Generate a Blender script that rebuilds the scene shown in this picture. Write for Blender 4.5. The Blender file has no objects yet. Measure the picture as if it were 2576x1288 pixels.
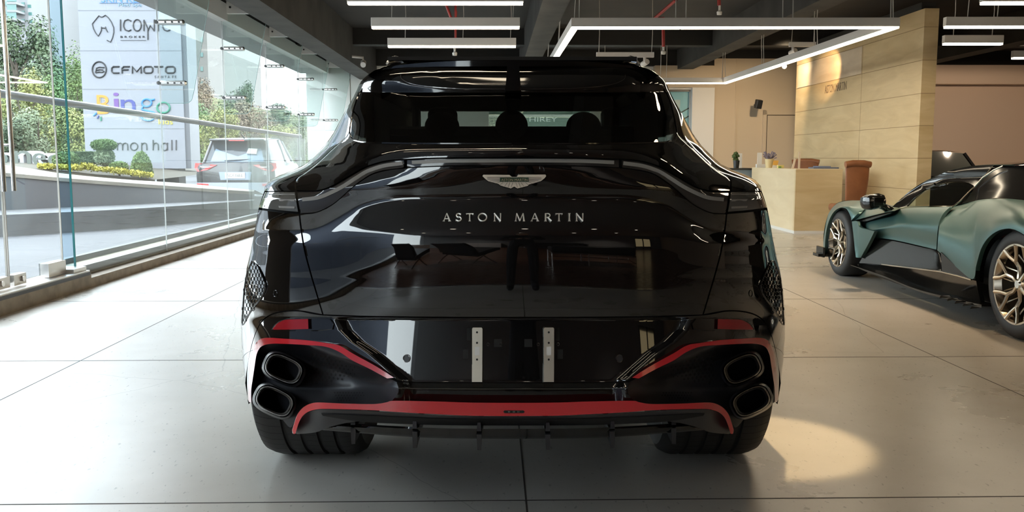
import bpy, bmesh, math, random
from math import sin, cos, pi, atan, sqrt, tan, radians
from mathutils import Vector, Matrix
from mathutils.geometry import tessellate_polygon

# ------------------------------------------------------------------ camera, sky, light, exposure
S = bpy.context.scene
COL = S.collection
FPX = 2240.0
PITCH = atan(246.0 / FPX)
CH = 1.15
CP, SP = cos(PITCH), sin(PITCH)
cam = bpy.data.cameras.new('camera')
cam.sensor_width = 36.0
cam.lens = FPX / 2576.0 * 36.0
cam.clip_start = 0.05
cam.clip_end = 600
camo = bpy.data.objects.new('camera', cam)
COL.objects.link(camo)
camo.location = (0, 0, CH)
camo.rotation_euler = (pi / 2 - PITCH, 0, 0)
S.camera = camo

S.view_settings.view_transform = 'Standard'
S.view_settings.look = 'None'
S.view_settings.exposure = 0.75
S.view_settings.gamma = 1.0
S.view_settings.use_curve_mapping = False

W = bpy.data.worlds.new('overcast_sky')
S.world = W
W.use_nodes = True
nt = W.node_tree
nt.nodes.clear()
wo = nt.nodes.new('ShaderNodeOutputWorld')
bg = nt.nodes.new('ShaderNodeBackground')
tc = nt.nodes.new('ShaderNodeTexCoord')
sx = nt.nodes.new('ShaderNodeSeparateXYZ')
cr = nt.nodes.new('ShaderNodeValToRGB')
nt.links.new(tc.outputs['Generated'], sx.inputs[0])
nt.links.new(sx.outputs['Z'], cr.inputs[0])
cr.color_ramp.elements[0].position = 0.0
cr.color_ramp.elements[0].color = (0.86, 0.94, 0.97, 1)
cr.color_ramp.elements[1].position = 0.6
cr.color_ramp.elements[1].color = (0.80, 0.90, 1.0, 1)
nt.links.new(cr.outputs[0], bg.inputs[0])
bg.inputs[1].default_value = 7.2
nt.links.new(bg.outputs[0], wo.inputs[0])

try:
    S.cycles.use_denoising = True
    S.cycles.denoiser = 'OPENIMAGEDENOISE'
    S.cycles.max_bounces = 8
    S.cycles.diffuse_bounces = 4
    S.cycles.glossy_bounces = 4
    S.cycles.transmission_bounces = 6
    S.cycles.transparent_max_bounces = 16
    S.cycles.caustics_reflective = False
    S.cycles.caustics_refractive = False
    S.cycles.sample_clamp_indirect = 6.0
except Exception:
    pass

# ------------------------------------------------------------------ camera geometry -> world points
TH = 0.02086                       # the room is turned by this much against the camera's heading
def ray(px, py):
    u = (px - 1288.0) / FPX
    v = (644.0 - py) / FPX
    return u, CP + v * SP, v * CP - SP
def P(px, py, Y):                  # point on the line of sight at distance Y
    a, b, c = ray(px, py)
    return Vector((a / b * Y, Y, CH + c / b * Y))
def F(px, py, z=0.0):              # point on the level plane z
    a, b, c = ray(px, py)
    s = (z - CH) / c
    return Vector((a * s, b * s, z))
def R(x, y, z=0.0):                # room coordinates -> world
    return Vector((x - y * TH, y + x * TH, z))
ROOM = Matrix.Rotation(TH, 4, 'Z')

# ------------------------------------------------------------------ objects
def link(o, parent=None):
    COL.objects.link(o)
    if parent is not None:
        o.parent = parent
        m = Matrix.Identity(4)
        q = parent
        loc = Vector((0, 0, 0))
        while q is not None:
            loc += q.location if q.parent is None else Vector((0, 0, 0))
            q = q.parent
        o.matrix_parent_inverse = Matrix.Translation(-loc) if parent.parent is None else Matrix.Identity(4)
        if parent.parent is not None:
            o.matrix_parent_inverse = Matrix.Identity(4)
    return o
def tag(o, label=None, cat=None, group=None, kind=None):
    if label: o['label'] = label
    if cat: o['category'] = cat
    if group: o['group'] = group
    if kind: o['kind'] = kind
    return o
def thing(name, label, cat, loc=(0, 0, 0), group=None):
    o = bpy.data.objects.new(name, None)
    o.empty_display_size = 0.1
    COL.objects.link(o)
    o.location = loc
    return tag(o, label, cat, group)

class MB:
    """collects polygons and links them as one mesh object"""
    def __init__(s): s.v = []; s.f = []; s.sm = []
    def add(s, vs, fs, smooth=False):
        n = len(s.v)
        s.v += [tuple(x) for x in vs]
        s.f += [tuple(i + n for i in f) for f in fs]
        s.sm += [smooth] * len(fs)
        return s
    def box(s, c, d, m=None, bev=0.0):
        x, y, z = d[0] / 2, d[1] / 2, d[2] / 2
        if bev > 0:
            b = min(bev, x * .9, y * .9, z * .9)
            bm = bmesh.new()
            bmesh.ops.create_cube(bm, size=1)
            bmesh.ops.scale(bm, vec=(2 * x, 2 * y, 2 * z), verts=bm.verts)
            bmesh.ops.bevel(bm, geom=bm.edges[:] , offset=b, segments=2, affect='EDGES', profile=0.5)
            vs = [v.co.copy() for v in bm.verts]
            bm.verts.index_update()
            fs = [[v.index for v in f.verts] for f in bm.faces]
            bm.free()
        else:
            vs = [Vector((i * x, j * y, k * z)) for i in (-1, 1) for j in (-1, 1) for k in (-1, 1)]
            fs = [(0, 1, 3, 2), (4, 6, 7, 5), (0, 4, 5, 1), (2, 3, 7, 6), (0, 2, 6, 4), (1, 5, 7, 3)]
        c = Vector(c)
        if m is not None: vs = [m @ v for v in vs]
        return s.add([v + c for v in vs], fs)
    def rbox(s, x0, x1, y0, y1, z0, z1):          # box in room coordinates
        vs = [R(x, y, z) for x in (x0, x1) for y in (y0, y1) for z in (z0, z1)]
        return s.add(vs, [(0, 1, 3, 2), (4, 6, 7, 5), (0, 4, 5, 1), (2, 3, 7, 6), (0, 2, 6, 4), (1, 5, 7, 3)])
    def tube(s, pts, r, n=10, cap=True, closed=False):
        pts = [Vector(p) for p in pts]
        rr = r if isinstance(r, (list, tuple)) else [r] * len(pts)
        rings = []
        up = None
        N = len(pts)
        for i, p in enumerate(pts):
            if closed: t = (pts[(i + 1) % N] - pts[i - 1])
            else: t = (pts[min(i + 1, N - 1)] - pts[max(i - 1, 0)])
            if t.length < 1e-9: t = Vector((0, 0, 1))
            t.normalize()
            if up is None:
                up = Vector((0, 0, 1)) if abs(t.z) < .9 else Vector((1, 0, 0))
            a = t.cross(up)
            if a.length < 1e-6: a = t.cross(Vector((1, 0.3, 0)))
            a.normalize(); b = a.cross(t); up = b.copy()
            rings.append([p + a * (rr[i] * cos(2 * pi * k / n)) + b * (rr[i] * sin(2 * pi * k / n)) for k in range(n)])
        vs = [v for q in rings for v in q]
        fs = []
        for i in range(N if closed else N - 1):
            j = (i + 1) % N
            for k in range(n):
                l = (k + 1) % n
                fs.append((i * n + k, i * n + l, j * n + l, j * n + k))
        s.add(vs, fs, True)
        if cap and not closed:
            s.add(rings[0], [tuple(range(n))]); s.add(rings[-1], [tuple(range(n - 1, -1, -1))])
        return s
    def cyl(s, a, b, r, n=20, r2=None): return s.tube([a, b], [r, r if r2 is None else r2], n)
    def lathe(s, c, prof, n=32, axis='Z', m=None):
        vs = []
        for (r, h) in prof:
            for k in range(n):
                t = 2 * pi * k / n
                if axis == 'Z': v = Vector((r * cos(t), r * sin(t), h))
                elif axis == 'X': v = Vector((h, r * cos(t), r * sin(t)))
                else: v = Vector((r * cos(t), h, r * sin(t)))
                if m is not None: v = m @ v
                vs.append(v + Vector(c))
        fs = []
        for i in range(len(prof) - 1):
            for k in range(n):
                l = (k + 1) % n
                fs.append((i * n + k, i * n + l, (i + 1) * n + l, (i + 1) * n + k))
        return s.add(vs, fs, True)
    def grid(s, rows, smooth=True, closed=False):
        m = len(rows[0])
        vs = [v for r in rows for v in r]
        fs = []
        for i in range(len(rows) - 1):
            for j in range(m - (0 if closed else 1)):
                k = (j + 1) % m
                fs.append((i * m + j, i * m + k, (i + 1) * m + k, (i + 1) * m + j))
        return s.add(vs, fs, smooth)
    def sphere(s, c, r, n=16, k=10, sc=(1, 1, 1)):
        rows = []
        for i in range(k + 1):
            a = pi * i / k
            rows.append([Vector((c[0] + sc[0] * r * sin(a) * cos(2 * pi * j / n), c[1] + sc[1] * r * sin(a) * sin(2 * pi * j / n), c[2] + sc[2] * r * cos(a))) for j in range(n)])
        return s.grid(rows, True, True)
    def slab(s, loop, vec):                        # planar outline pushed along vec
        loop = [Vector(p) for p in loop]; vec = Vector(vec); n = len(loop)
        tris = tessellate_polygon([loop])
        s.add(loop + [p + vec for p in loop],
              [tuple(t) for t in tris] + [tuple(i + n for i in t[::-1]) for t in tris] +
              [(i, (i + 1) % n, (i + 1) % n + n, i + n) for i in range(n)])
        return s
    def build(s, name, mat, parent=None, smooth=None, sub=0, angle=None):
        me = bpy.data.meshes.new(name)
        me.from_pydata(s.v, [], s.f)
        if smooth is None: fl = s.sm
        else: fl = [smooth] * len(s.f)
        me.polygons.foreach_set('use_smooth', fl)
        bm = bmesh.new(); bm.from_mesh(me)
        bmesh.ops.remove_doubles(bm, verts=bm.verts, dist=1e-5)
        bmesh.ops.recalc_face_normals(bm, faces=bm.faces)
        bm.to_mesh(me); bm.free()
        me.update()
        if any(fl): me.set_sharp_from_angle(angle=radians(42))
        if mat is not None: me.materials.append(mat)
        o = bpy.data.objects.new(name, me)
        link(o, parent)
        return o

def spline(pts, n):
    """Catmull-Rom through pts, n samples evenly along its length"""
    pts = [Vector(p) for p in pts]
    if len(pts) == 2:
        return [pts[0].lerp(pts[1], i / (n - 1)) for i in range(n)]
    out = []
    M = 24
    for i in range(len(pts) - 1):
        p0 = pts[i - 1] if i > 0 else pts[0] * 2 - pts[1]
        p1, p2 = pts[i], pts[i + 1]
        p3 = pts[i + 2] if i + 2 < len(pts) else pts[-1] * 2 - pts[-2]
        for k in range(M):
            t = k / M
            out.append(0.5 * ((2 * p1) + (p2 - p0) * t + (2 * p0 - 5 * p1 + 4 * p2 - p3) * t * t + (3 * p1 - p0 - 3 * p2 + p3) * t ** 3))
    out.append(pts[-1])
    L = [0]
    for a, b in zip(out, out[1:]): L.append(L[-1] + (b - a).length)
    res = []
    j = 0
    for i in range(n):
        d = L[-1] * i / (n - 1)
        while j < len(L) - 2 and L[j + 1] < d: j += 1
        q = (d - L[j]) / max(1e-12, L[j + 1] - L[j])
        res.append(out[j].lerp(out[j + 1], min(1, max(0, q))))
    return res
def poly(pts, n):                                  # straight polyline, n samples evenly along its length
    pts = [Vector(p) for p in pts]
    L = [0]
    for a, b in zip(pts, pts[1:]): L.append(L[-1] + (b - a).length)
    res = []; j = 0
    for i in range(n):
        d = L[-1] * i / (n - 1)
        while j < len(L) - 2 and L[j + 1] < d: j += 1
        q = (d - L[j]) / max(1e-12, L[j + 1] - L[j])
        res.append(pts[j].lerp(pts[j + 1], min(1, max(0, q))))
    return res
def interp(x, tab):
    if x <= tab[0][0]: return tab[0][1]
    for (a, va), (b, vb) in zip(tab, tab[1:]):
        if x <= b: return va + (vb - va) * (x - a) / (b - a)
    return tab[-1][1]
def sminterp(x, tab):                              # monotone-ish smooth interpolation (Hermite)
    n = len(tab)
    if x <= tab[0][0]: return tab[0][1]
    if x >= tab[-1][0]: return tab[-1][1]
    for i in range(n - 1):
        if x <= tab[i + 1][0]:
            x0, y0 = tab[i]; x1, y1 = tab[i + 1]
            def sl(k):
                if k <= 0: return (tab[1][1] - tab[0][1]) / (tab[1][0] - tab[0][0])
                if k >= n - 1: return (tab[-1][1] - tab[-2][1]) / (tab[-1][0] - tab[-2][0])
                d0 = (tab[k][1] - tab[k - 1][1]) / (tab[k][0] - tab[k - 1][0])
                d1 = (tab[k + 1][1] - tab[k][1]) / (tab[k + 1][0] - tab[k][0])
                if d0 * d1 <= 0: return 0.0
                return 2 * d0 * d1 / (d0 + d1)
            h = x1 - x0; t = (x - x0) / h
            m0, m1 = sl(i) * h, sl(i + 1) * h
            return (2 * t ** 3 - 3 * t * t + 1) * y0 + (t ** 3 - 2 * t * t + t) * m0 + (-2 * t ** 3 + 3 * t * t) * y1 + (t ** 3 - t * t) * m1
def coons(top, bot, left, right):
    """transfinite patch of four sampled 2-D edges: rows run left to right, top to bottom"""
    n, m = len(top), len(left)
    rows = []
    for j in range(m):
        v = j / (m - 1)
        row = []
        for i in range(n):
            u = i / (n - 1)
            p = top[i] * (1 - v) + bot[i] * v + left[j] * (1 - u) + right[j] * u \
                - (top[0] * (1 - u) * (1 - v) + top[-1] * u * (1 - v) + bot[0] * (1 - u) * v + bot[-1] * u * v)
            row.append(p)
        rows.append(row)
    return rows

# ------------------------------------------------------------------ materials
MATS = {}
def mat(name, col, rough=0.5, metal=0.0, **k):
    m = bpy.data.materials.new(name)
    m.use_nodes = True
    b = m.node_tree.nodes['Principled BSDF']
    b.inputs['Base Color'].default_value = (*col, 1)
    b.inputs['Roughness'].default_value = rough
    b.inputs['Metallic'].default_value = metal
    for a, v in k.items(): b.inputs[a.replace('_', ' ')].default_value = v
    MATS[name] = m
    return m
def nodes(m):
    return m.node_tree, m.node_tree.nodes['Principled BSDF']
def noise_col(m, c1, c2, scale=5.0, detail=6.0, vec=(1, 1, 1), rough=None, p0=.3, p1=.7, bump=0.0, bscale=None, distortion=0.0, coords='Object'):
    t, b = nodes(m)
    tc = t.nodes.new('ShaderNodeTexCoord'); mp = t.nodes.new('ShaderNodeMapping')
    mp.inputs['Scale'].default_value = vec
    t.links.new(tc.outputs[coords], mp.inputs[0])
    n = t.nodes.new('ShaderNodeTexNoise'); n.inputs['Scale'].default_value = scale; n.inputs['Detail'].default_value = detail
    n.inputs['Distortion'].default_value = distortion
    t.links.new(mp.outputs[0], n.inputs['Vector'])
    r = t.nodes.new('ShaderNodeValToRGB')
    r.color_ramp.elements[0].position = p0; r.color_ramp.elements[0].color = (*c1, 1)
    r.color_ramp.elements[1].position = p1; r.color_ramp.elements[1].color = (*c2, 1)
    t.links.new(n.outputs['Fac'], r.inputs[0]); t.links.new(r.outputs[0], b.inputs['Base Color'])
    if rough:
        q = t.nodes.new('ShaderNodeMapRange'); q.inputs[1].default_value = p0; q.inputs[2].default_value = p1
        q.inputs[3].default_value = rough[0]; q.inputs[4].default_value = rough[1]
        t.links.new(n.outputs['Fac'], q.inputs[0]); t.links.new(q.outputs[0], b.inputs['Roughness'])
    if bump:
        bp = t.nodes.new('ShaderNodeBump'); bp.inputs['Strength'].default_value = bump; bp.inputs['Distance'].default_value = 0.02
        n2 = n
        if bscale:
            n2 = t.nodes.new('ShaderNodeTexNoise'); n2.inputs['Scale'].default_value = bscale; n2.inputs['Detail'].default_value = 4
            t.links.new(mp.outputs[0], n2.inputs['Vector'])
        t.links.new(n2.outputs['Fac'], bp.inputs['Height']); t.links.new(bp.outputs[0], b.inputs['Normal'])
    return m
def glow(name, col, strength):
    m = bpy.data.materials.new(name); m.use_nodes = True
    t = m.node_tree; t.nodes.clear()
    o = t.nodes.new('ShaderNodeOutputMaterial'); e = t.nodes.new('ShaderNodeEmission')
    e.inputs[0].default_value = (*col, 1); e.inputs[1].default_value = strength
    t.links.new(e.outputs[0], o.inputs[0]); MATS[name] = m
    return m
def sheet_glass(name, tint, refl=1.0, ior=1.5, rough=0.0):
    m = bpy.data.materials.new(name); m.use_nodes = True
    t = m.node_tree; t.nodes.clear()
    o = t.nodes.new('ShaderNodeOutputMaterial'); mx = t.nodes.new('ShaderNodeMixShader')
    tr = t.nodes.new('ShaderNodeBsdfTransparent'); gl = t.nodes.new('ShaderNodeBsdfGlossy'); fr = t.nodes.new('ShaderNodeFresnel')
    ge = t.nodes.new('ShaderNodeNewGeometry'); mr = t.nodes.new('ShaderNodeMapRange')      # same reflection on both faces of the sheet
    mr.inputs[3].default_value = ior; mr.inputs[4].default_value = 1.0 / ior
    t.links.new(ge.outputs['Backfacing'], mr.inputs[0]); t.links.new(mr.outputs[0], fr.inputs[0])
    tr.inputs[0].default_value = (*tint, 1); gl.inputs['Roughness'].default_value = rough
    gl.inputs[0].default_value = (refl, refl, refl, 1)
    t.links.new(fr.outputs[0], mx.inputs[0]); t.links.new(tr.outputs[0], mx.inputs[1]); t.links.new(gl.outputs[0], mx.inputs[2])
    t.links.new(mx.outputs[0], o.inputs[0]); MATS[name] = m
    return m

# text in the built-in face, as solid letters: origin left-bottom, x right, z up in the frame given by (o, ex, ez)
def text_mesh(s, size, depth=0.004):
    c = bpy.data.curves.new('letters', 'FONT')
    c.body = s; c.size = size; c.extrude = depth / 2
    c.resolution_u = 3
    o = bpy.data.objects.new('letters', c)
    COL.objects.link(o)
    dg = bpy.context.evaluated_depsgraph_get()
    me = bpy.data.meshes.new_from_object(o.evaluated_get(dg))
    vs = [v.co.copy() for v in me.vertices]; fs = [tuple(p.vertices) for p in me.polygons]
    bpy.data.objects.remove(o); bpy.data.curves.remove(c); bpy.data.meshes.remove(me)
    return vs, fs
def text_fit(mb, s, o, ex, ez, width, height, depth=0.01):
    """letters stretched to width x height, lower left corner at o, facing ex x ez"""
    vs, fs = text_mesh(s, 1.0, 0.0001)
    x0 = min(v.x for v in vs); x1 = max(v.x for v in vs); y0 = min(v.y for v in vs); y1 = max(v.y for v in vs)
    ex = Vector(ex).normalized(); ez = Vector(ez).normalized(); ey = ex.cross(ez)
    out = []
    for v in vs:
        out.append(Vector(o) + ex * ((v.x - x0) / (x1 - x0) * width) + ez * ((v.y - y0) / (y1 - y0) * height) + ey * (depth if v.z > 0 else 0))
    mb.add(out, fs)
    return mb
# ------------------------------------------------------------------ large structure
concrete = mat('polished_concrete', (.35, .34, .32), .25)
def concrete_nodes():
    m = concrete; t, b = nodes(m)
    tc = t.nodes.new('ShaderNodeTexCoord')
    def nz(scale, detail, rough=.55, dist=0.0):
        n = t.nodes.new('ShaderNodeTexNoise'); n.inputs['Scale'].default_value = scale; n.inputs['Detail'].default_value = detail
        n.inputs['Roughness'].default_value = rough; n.inputs['Distortion'].default_value = dist
        t.links.new(tc.outputs['Object'], n.inputs['Vector']); return n
    n1 = nz(.9, 8, .6, .4); n2 = nz(2.6, 5, .55); n3 = nz(60, 3)
    r1 = t.nodes.new('ShaderNodeValToRGB')
    r1.color_ramp.elements[0].position = .3; r1.color_ramp.elements[0].color = (.47, .435, .385, 1)
    r1.color_ramp.elements[1].position = .7; r1.color_ramp.elements[1].color = (.58, .55, .505, 1)
    t.links.new(n1.outputs['Fac'], r1.inputs[0])
    r2 = t.nodes.new('ShaderNodeValToRGB')
    r2.color_ramp.elements[0].position = .2; r2.color_ramp.elements[0].color = (.86, .845, .825, 1)
    r2.color_ramp.elements[1].position = .72; r2.color_ramp.elements[1].color = (1, 1, 1, 1)
    t.links.new(n2.outputs['Fac'], r2.inputs[0])
    mx = t.nodes.new('ShaderNodeMix'); mx.data_type = 'RGBA'; mx.blend_type = 'MULTIPLY'; mx.inputs[0].default_value = .9
    t.links.new(r1.outputs[0], mx.inputs[6]); t.links.new(r2.outputs[0], mx.inputs[7])
    # hairline cracks
    vo = t.nodes.new('ShaderNodeTexVoronoi'); vo.feature = 'DISTANCE_TO_EDGE'; vo.inputs['Scale'].default_value = .33
    wv = t.nodes.new('ShaderNodeVectorMath'); wv.operation = 'ADD'
    sc = t.nodes.new('ShaderNodeVectorMath'); sc.operation = 'SCALE'; sc.inputs[3].default_value = .10
    n4 = nz(2.2, 4, .55)
    t.links.new(n4.outputs['Color'], sc.inputs[0]); t.links.new(tc.outputs['Object'], wv.inputs[0]); t.links.new(sc.outputs[0], wv.inputs[1])
    t.links.new(wv.outputs[0], vo.inputs['Vector'])
    lt = t.nodes.new('ShaderNodeMapRange'); lt.inputs[1].default_value = 0; lt.inputs[2].default_value = .0011; lt.inputs[3].default_value = .55; lt.inputs[4].default_value = 1
    t.links.new(vo.outputs['Distance'], lt.inputs[0])
    mc = t.nodes.new('ShaderNodeMix'); mc.data_type = 'RGBA'; mc.blend_type = 'MULTIPLY'; mc.inputs[0].default_value = 1
    t.links.new(mx.outputs[2], mc.inputs[6]); t.links.new(lt.outputs[0], mc.inputs[7])
    n5 = nz(55, 2, .5); pt = t.nodes.new('ShaderNodeMapRange'); pt.inputs[1].default_value = .66; pt.inputs[2].default_value = .72; pt.inputs[3].default_value = 1; pt.inputs[4].default_value = .62
    mp2 = t.nodes.new('ShaderNodeMapping'); mp2.inputs['Scale'].default_value = (1, .45, 1); t.links.new(tc.outputs['Object'], mp2.inputs[0]); t.links.new(mp2.outputs[0], n5.inputs['Vector'])
    t.links.new(n5.outputs['Fac'], pt.inputs[0])
    mp = t.nodes.new('ShaderNodeMix'); mp.data_type = 'RGBA'; mp.blend_type = 'MULTIPLY'; mp.inputs[0].default_value = 1
    t.links.new(mc.outputs[2], mp.inputs[6]); t.links.new(pt.outputs[0], mp.inputs[7])
    t.links.new(mp.outputs[2], b.inputs['Base Color'])
    q = t.nodes.new('ShaderNodeMapRange'); q.inputs[1].default_value = .3; q.inputs[2].default_value = .7; q.inputs[3].default_value = .26; q.inputs[4].default_value = .31
    t.links.new(n1.outputs['Fac'], q.inputs[0]); t.links.new(q.outputs[0], b.inputs['Roughness'])
    b.inputs['Specular IOR Level'].default_value = .9
concrete_nodes()
joint_m = mat('floor_joint_filler', (.06, .052, .045), .6)
wood = mat('wood_planks', (.10, .045, .025), .3)
noise_col(wood, (.055, .022, .012), (.16, .075, .04), 3.0, 5, (1.2, 14, 1), (.22, .4))
dark_ceiling = mat('charcoal_ceiling_paint', (.030, .026, .023), .85)
noise_col(dark_ceiling, (.012, .010, .009), (.028, .023, .019), 1.2, 5)
beam_m = mat('grey_beam_paint', (.10, .095, .09), .8)
noise_col(beam_m, (.03, .027, .025), (.062, .058, .053), 2.0, 6)
beam_side_m = mat('black_beam_paint', (.011, .010, .009), .8)
plaster = mat('soffit_plaster', (.42, .42, .42), .7)
beige = mat('beige_wall_paint', (.50, .40, .29), .8)
taupe = mat('taupe_wall_paint', (.52, .40, .31), .8)
white_wall = mat('white_panel_paint', (.62, .60, .58), .6)
def travertine(name, c1, c2, joints=True):
    m = mat(name, c1, .45)
    noise_col(m, c1, c2, 1.1, 9, (1.0, 1.0, 5.0), (.35, .55), .25, .75, distortion=1.2)
    return m
stone = travertine('travertine', (.44, .32, .165), (.60, .47, .28))
stone_pale = travertine('travertine_pale', (.55, .43, .26), (.66, .55, .37))
gap_m = mat('shadow_gap', (.10, .075, .05), .9)
stone_joint = mat('stone_joint', (.24, .17, .09), .8)
metal = mat('brushed_aluminium', (.62, .60, .57), .32, 1.0)
steel = mat('stainless_steel', (.68, .67, .65), .22, 1.0)
darkmetal = mat('dark_metal', (.05, .05, .05), .4, .8)
white_paint = mat('white_enamel', (.62, .60, .57), .45)
black_plastic = mat('black_plastic', (.015, .015, .016), .45)
curb_m = mat('bronze_curb', (.21, .165, .115), .6)
noise_col(curb_m, (.16, .12, .08), (.27, .215, .15), 9, 6)
curb_old = mat('weathered_concrete', (.33, .31, .23), .8)
noise_col(curb_old, (.22, .21, .155), (.38, .36, .27), 6, 7, (.5, 1, 3))
pane = sheet_glass('clear_glass', (.965, .98, .975), .9, 1.42)
fin_g = sheet_glass('green_glass', (.90, .955, .945), .8, 1.4)
edge_g = mat('glass_edge', (.03, .14, .13), .15)
red_pipe_m = mat('red_pipe_paint', (.30, .025, .02), .45)

GX = -3.74                                      # glass line (room x)
m = MB(); m.rbox(-3.88, 13.0, -0.9, 20.6, -.12, 0)
fl = m.build('floor', concrete); tag(fl, kind='structure')
def joints():
    m = MB(); w = .003
    for x in (-2.36, .108, 2.575, 5.04, 7.5, 9.97):
        m.rbox(x - w, x + w, -.9, 20.3, -.004, .0008)
    y = .76
    while y < 20:
        m.rbox(-3.6, 13.0, y - w, y + w, -.004, .0010); y += 2.14
    o = m.build('floor_joint', joint_m, fl); tag(o, label='dark saw-cut joint lines in the concrete')
joints()
m = MB(); m.rbox(-3.88, 9.0, -9.2, -.9, -.12, .0)
tag(m.build('floor_lounge', wood), kind='structure')
m = MB(); m.rbox(-3.6, 9.0, -.96, -.90, -.01, .012)
tag(m.build('trim_1', steel), kind='structure')

# ceilings and beams
m = MB(); m.rbox(-3.95, 13.0, 2.6, 20.8, 3.55, 3.7)
cl = m.build('ceiling', dark_ceiling); tag(cl, kind='structure')
m = MB(); m.rbox(-3.95, 9.0, -9.4, 2.6, 2.95, 3.7)
tag(m.build('ceiling_lounge', plaster), kind='structure')
def beam(i, x0, x1, y0, y1, z0, m_=beam_m):
    m = MB(); m.rbox(x0, x1, y0, y1, z0, 3.56)
    tag(m.build('trim_%d' % i, m_), kind='structure')
beam(2, -2.98, -2.60, 2.6, 20.3, 2.90)
beam(3, .58, .90, 2.6, 20.3, 2.98)
beam(4, 4.1, 4.45, 2.6, 20.3, 3.12)
beam(5, 8.6, 8.95, 2.6, 20.3, 3.05)
beam(6, -3.8, 12.9, 16.9, 17.2, 3.25, beam_side_m)
beam(7, -3.8, 12.9, 7.0, 7.25, 3.34, beam_side_m)

# far wall: white panels on the left, beige over the back office, taupe on the right
m = MB(); m.rbox(-4.18, -.1, 20.3, 20.5, 0, 3.2)
wf = m.build('wall_far', white_wall); tag(wf, kind='structure')
m = MB()
for x in (-3.2, -2.0, -.9): m.rbox(x - .006, x + .006, 20.294, 20.302, 0, 3.2)
for z in (1.1,): m.rbox(-4.18, -.1, 20.294, 20.302, z - .005, z + .005)
m.build('panel_gap', gap_m, wf)
m = MB(); m.rbox(-.1, 2.2, 20.3, 20.5, 0, 1.05); m.rbox(-.1, 2.2, 20.3, 20.5, 2.3, 3.2)
tag(m.build('wall_far_middle', white_wall), kind='structure')
m = MB(); m.rbox(2.2, 5.3, 20.3, 20.5, 0, 3.2)
tag(m.build('wall_far_white', white_wall), kind='structure')
m = MB(); m.rbox(4.93, 8.2, 20.1, 20.32, 0, 3.36); m.rbox(3.6, 4.95, 20.06, 20.32, 2.72, 3.2)
wo_ = m.build('wall_office', beige); tag(wo_, kind='structure')
m = MB(); m.rbox(5.42, 5.45, 20.085, 20.11, 0, 3.36)
m.build('wall_edge_strip', beige, wo_)
m = MB(); m.rbox(8.2, 13.0, 20.3, 20.5, 0, 2.81); 
tag(m.build('wall_far_right', taupe), kind='structure')
m = MB(); m.rbox(8.2, 13.0, 20.0, 20.5, 2.80, 3.22)
tag(m.build('trim_8', taupe), kind='structure')
m = MB(); m.rbox(-4.3, 13.0, 20.15, 20.6, 3.2, 3.7)
tag(m.build('trim_9', beam_side_m), kind='structure')
m = MB(); m.rbox(12.9, 13.1, 2.6, 20.5, 0, 3.6)
tag(m.build('wall_right', taupe), kind='structure')
m = MB(); m.rbox(8.9, 9.05, -9.3, 2.6, 0, 3.0)
tag(m.build('wall_lounge_right', taupe), kind='structure')
m = MB(); m.rbox(9.0, 13.0, 2.5, 2.65, 0, 3.6)
tag(m.build('wall_near_right', taupe), kind='structure')
m = MB(); m.rbox(-3.95, 9.0, -9.4, -9.2, 0, 3.0)
tag(m.build('wall_back', mat('grey_back_wall', (.30, .30, .30), .7)), kind='structure')

# white door of the back office (flush), glazed door with the stairs behind
def flush_door():
    m = MB(); a = P(1927, 290, 20.06 + .1); 
    x0, x1 = 5.72 + .43, 6.5 + .43
    m.rbox(x0, x1, 20.05, 20.10, 0.01, 2.10)
    d = m.build('door_3', mat('beige_door_paint', (.46, .37, .27), .6)); tag(d, kind='structure')
    m = MB(); w = .018
    m.rbox(x0 - w, x0, 20.085, 20.10, 0, 2.12); m.rbox(x1, x1 + w, 20.085, 20.10, 0, 2.12); m.rbox(x0 - w, x1 + w, 20.085, 20.10, 2.10, 2.12)
    m.build('door_gap', gap_m, d)
    m = MB(); m.rbox(x0 - .10, x0 - w, 20.06, 20.10, 0, 2.22); m.rbox(x1 + w, x1 + .10, 20.06, 20.10, 0, 2.22); m.rbox(x0 - .10, x1 + .10, 20.06, 20.10, 2.12, 2.22)
    m.build('door_frame', beige, d)
flush_door()
def glazed_door():
    x0, x1 = 3.35, 4.42
    m = MB(); m.rbox(x0, x1, 20.26, 20.28, 0, 2.66)
    d = m.build('door_4', sheet_glass('door_glass', (.80, .90, .92), .8)); tag(d, kind='structure')
    m = MB(); m.rbox(x0 - .02, x1 + .02, 20.22, 20.29, 2.64, 2.72)
    m.build('door_rail', darkmetal, d)
    m = MB(); m.rbox(x1, x1 + .025, 20.22, 20.30, 0, 2.7)
    m.build('door_edge', white_paint, d)
    m = MB(); m.rbox(x0 - .3, x1 + .01, 20.285, 20.295, 0, 2.70)
    tag(m.build('stairwell_wall', mat('stairwell_paint', (.66, .78, .80), .6), d), label='pale blue-grey stairwell behind the glass')
    m = MB()
    for k, z0 in enumerate((1.98, 1.80, 1.26, 1.05)):
        m.slab([R(x0 - .3, 20.279, z0 - .50), R(x1, 20.279, z0 + .28), R(x1, 20.279, z0 + .31), R(x0 - .3, 20.279, z0 - .47)], (0, .006, 0))
    m.build('stair_rail', darkmetal, d)
    m = MB(); m.rbox(3.98, 4.22, 20.277, 20.284, 2.28, 2.46)
    m.build('stair_light', white_paint, d)
glazed_door()
m = MB(); m.rbox(4.45, 4.95, 20.08, 20.32, 0, 2.72); m.rbox(2.4, 4.95, 20.16, 20.32, 2.68, 2.72)
tag(m.build('wall_column', white_wall), kind='structure')

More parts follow.
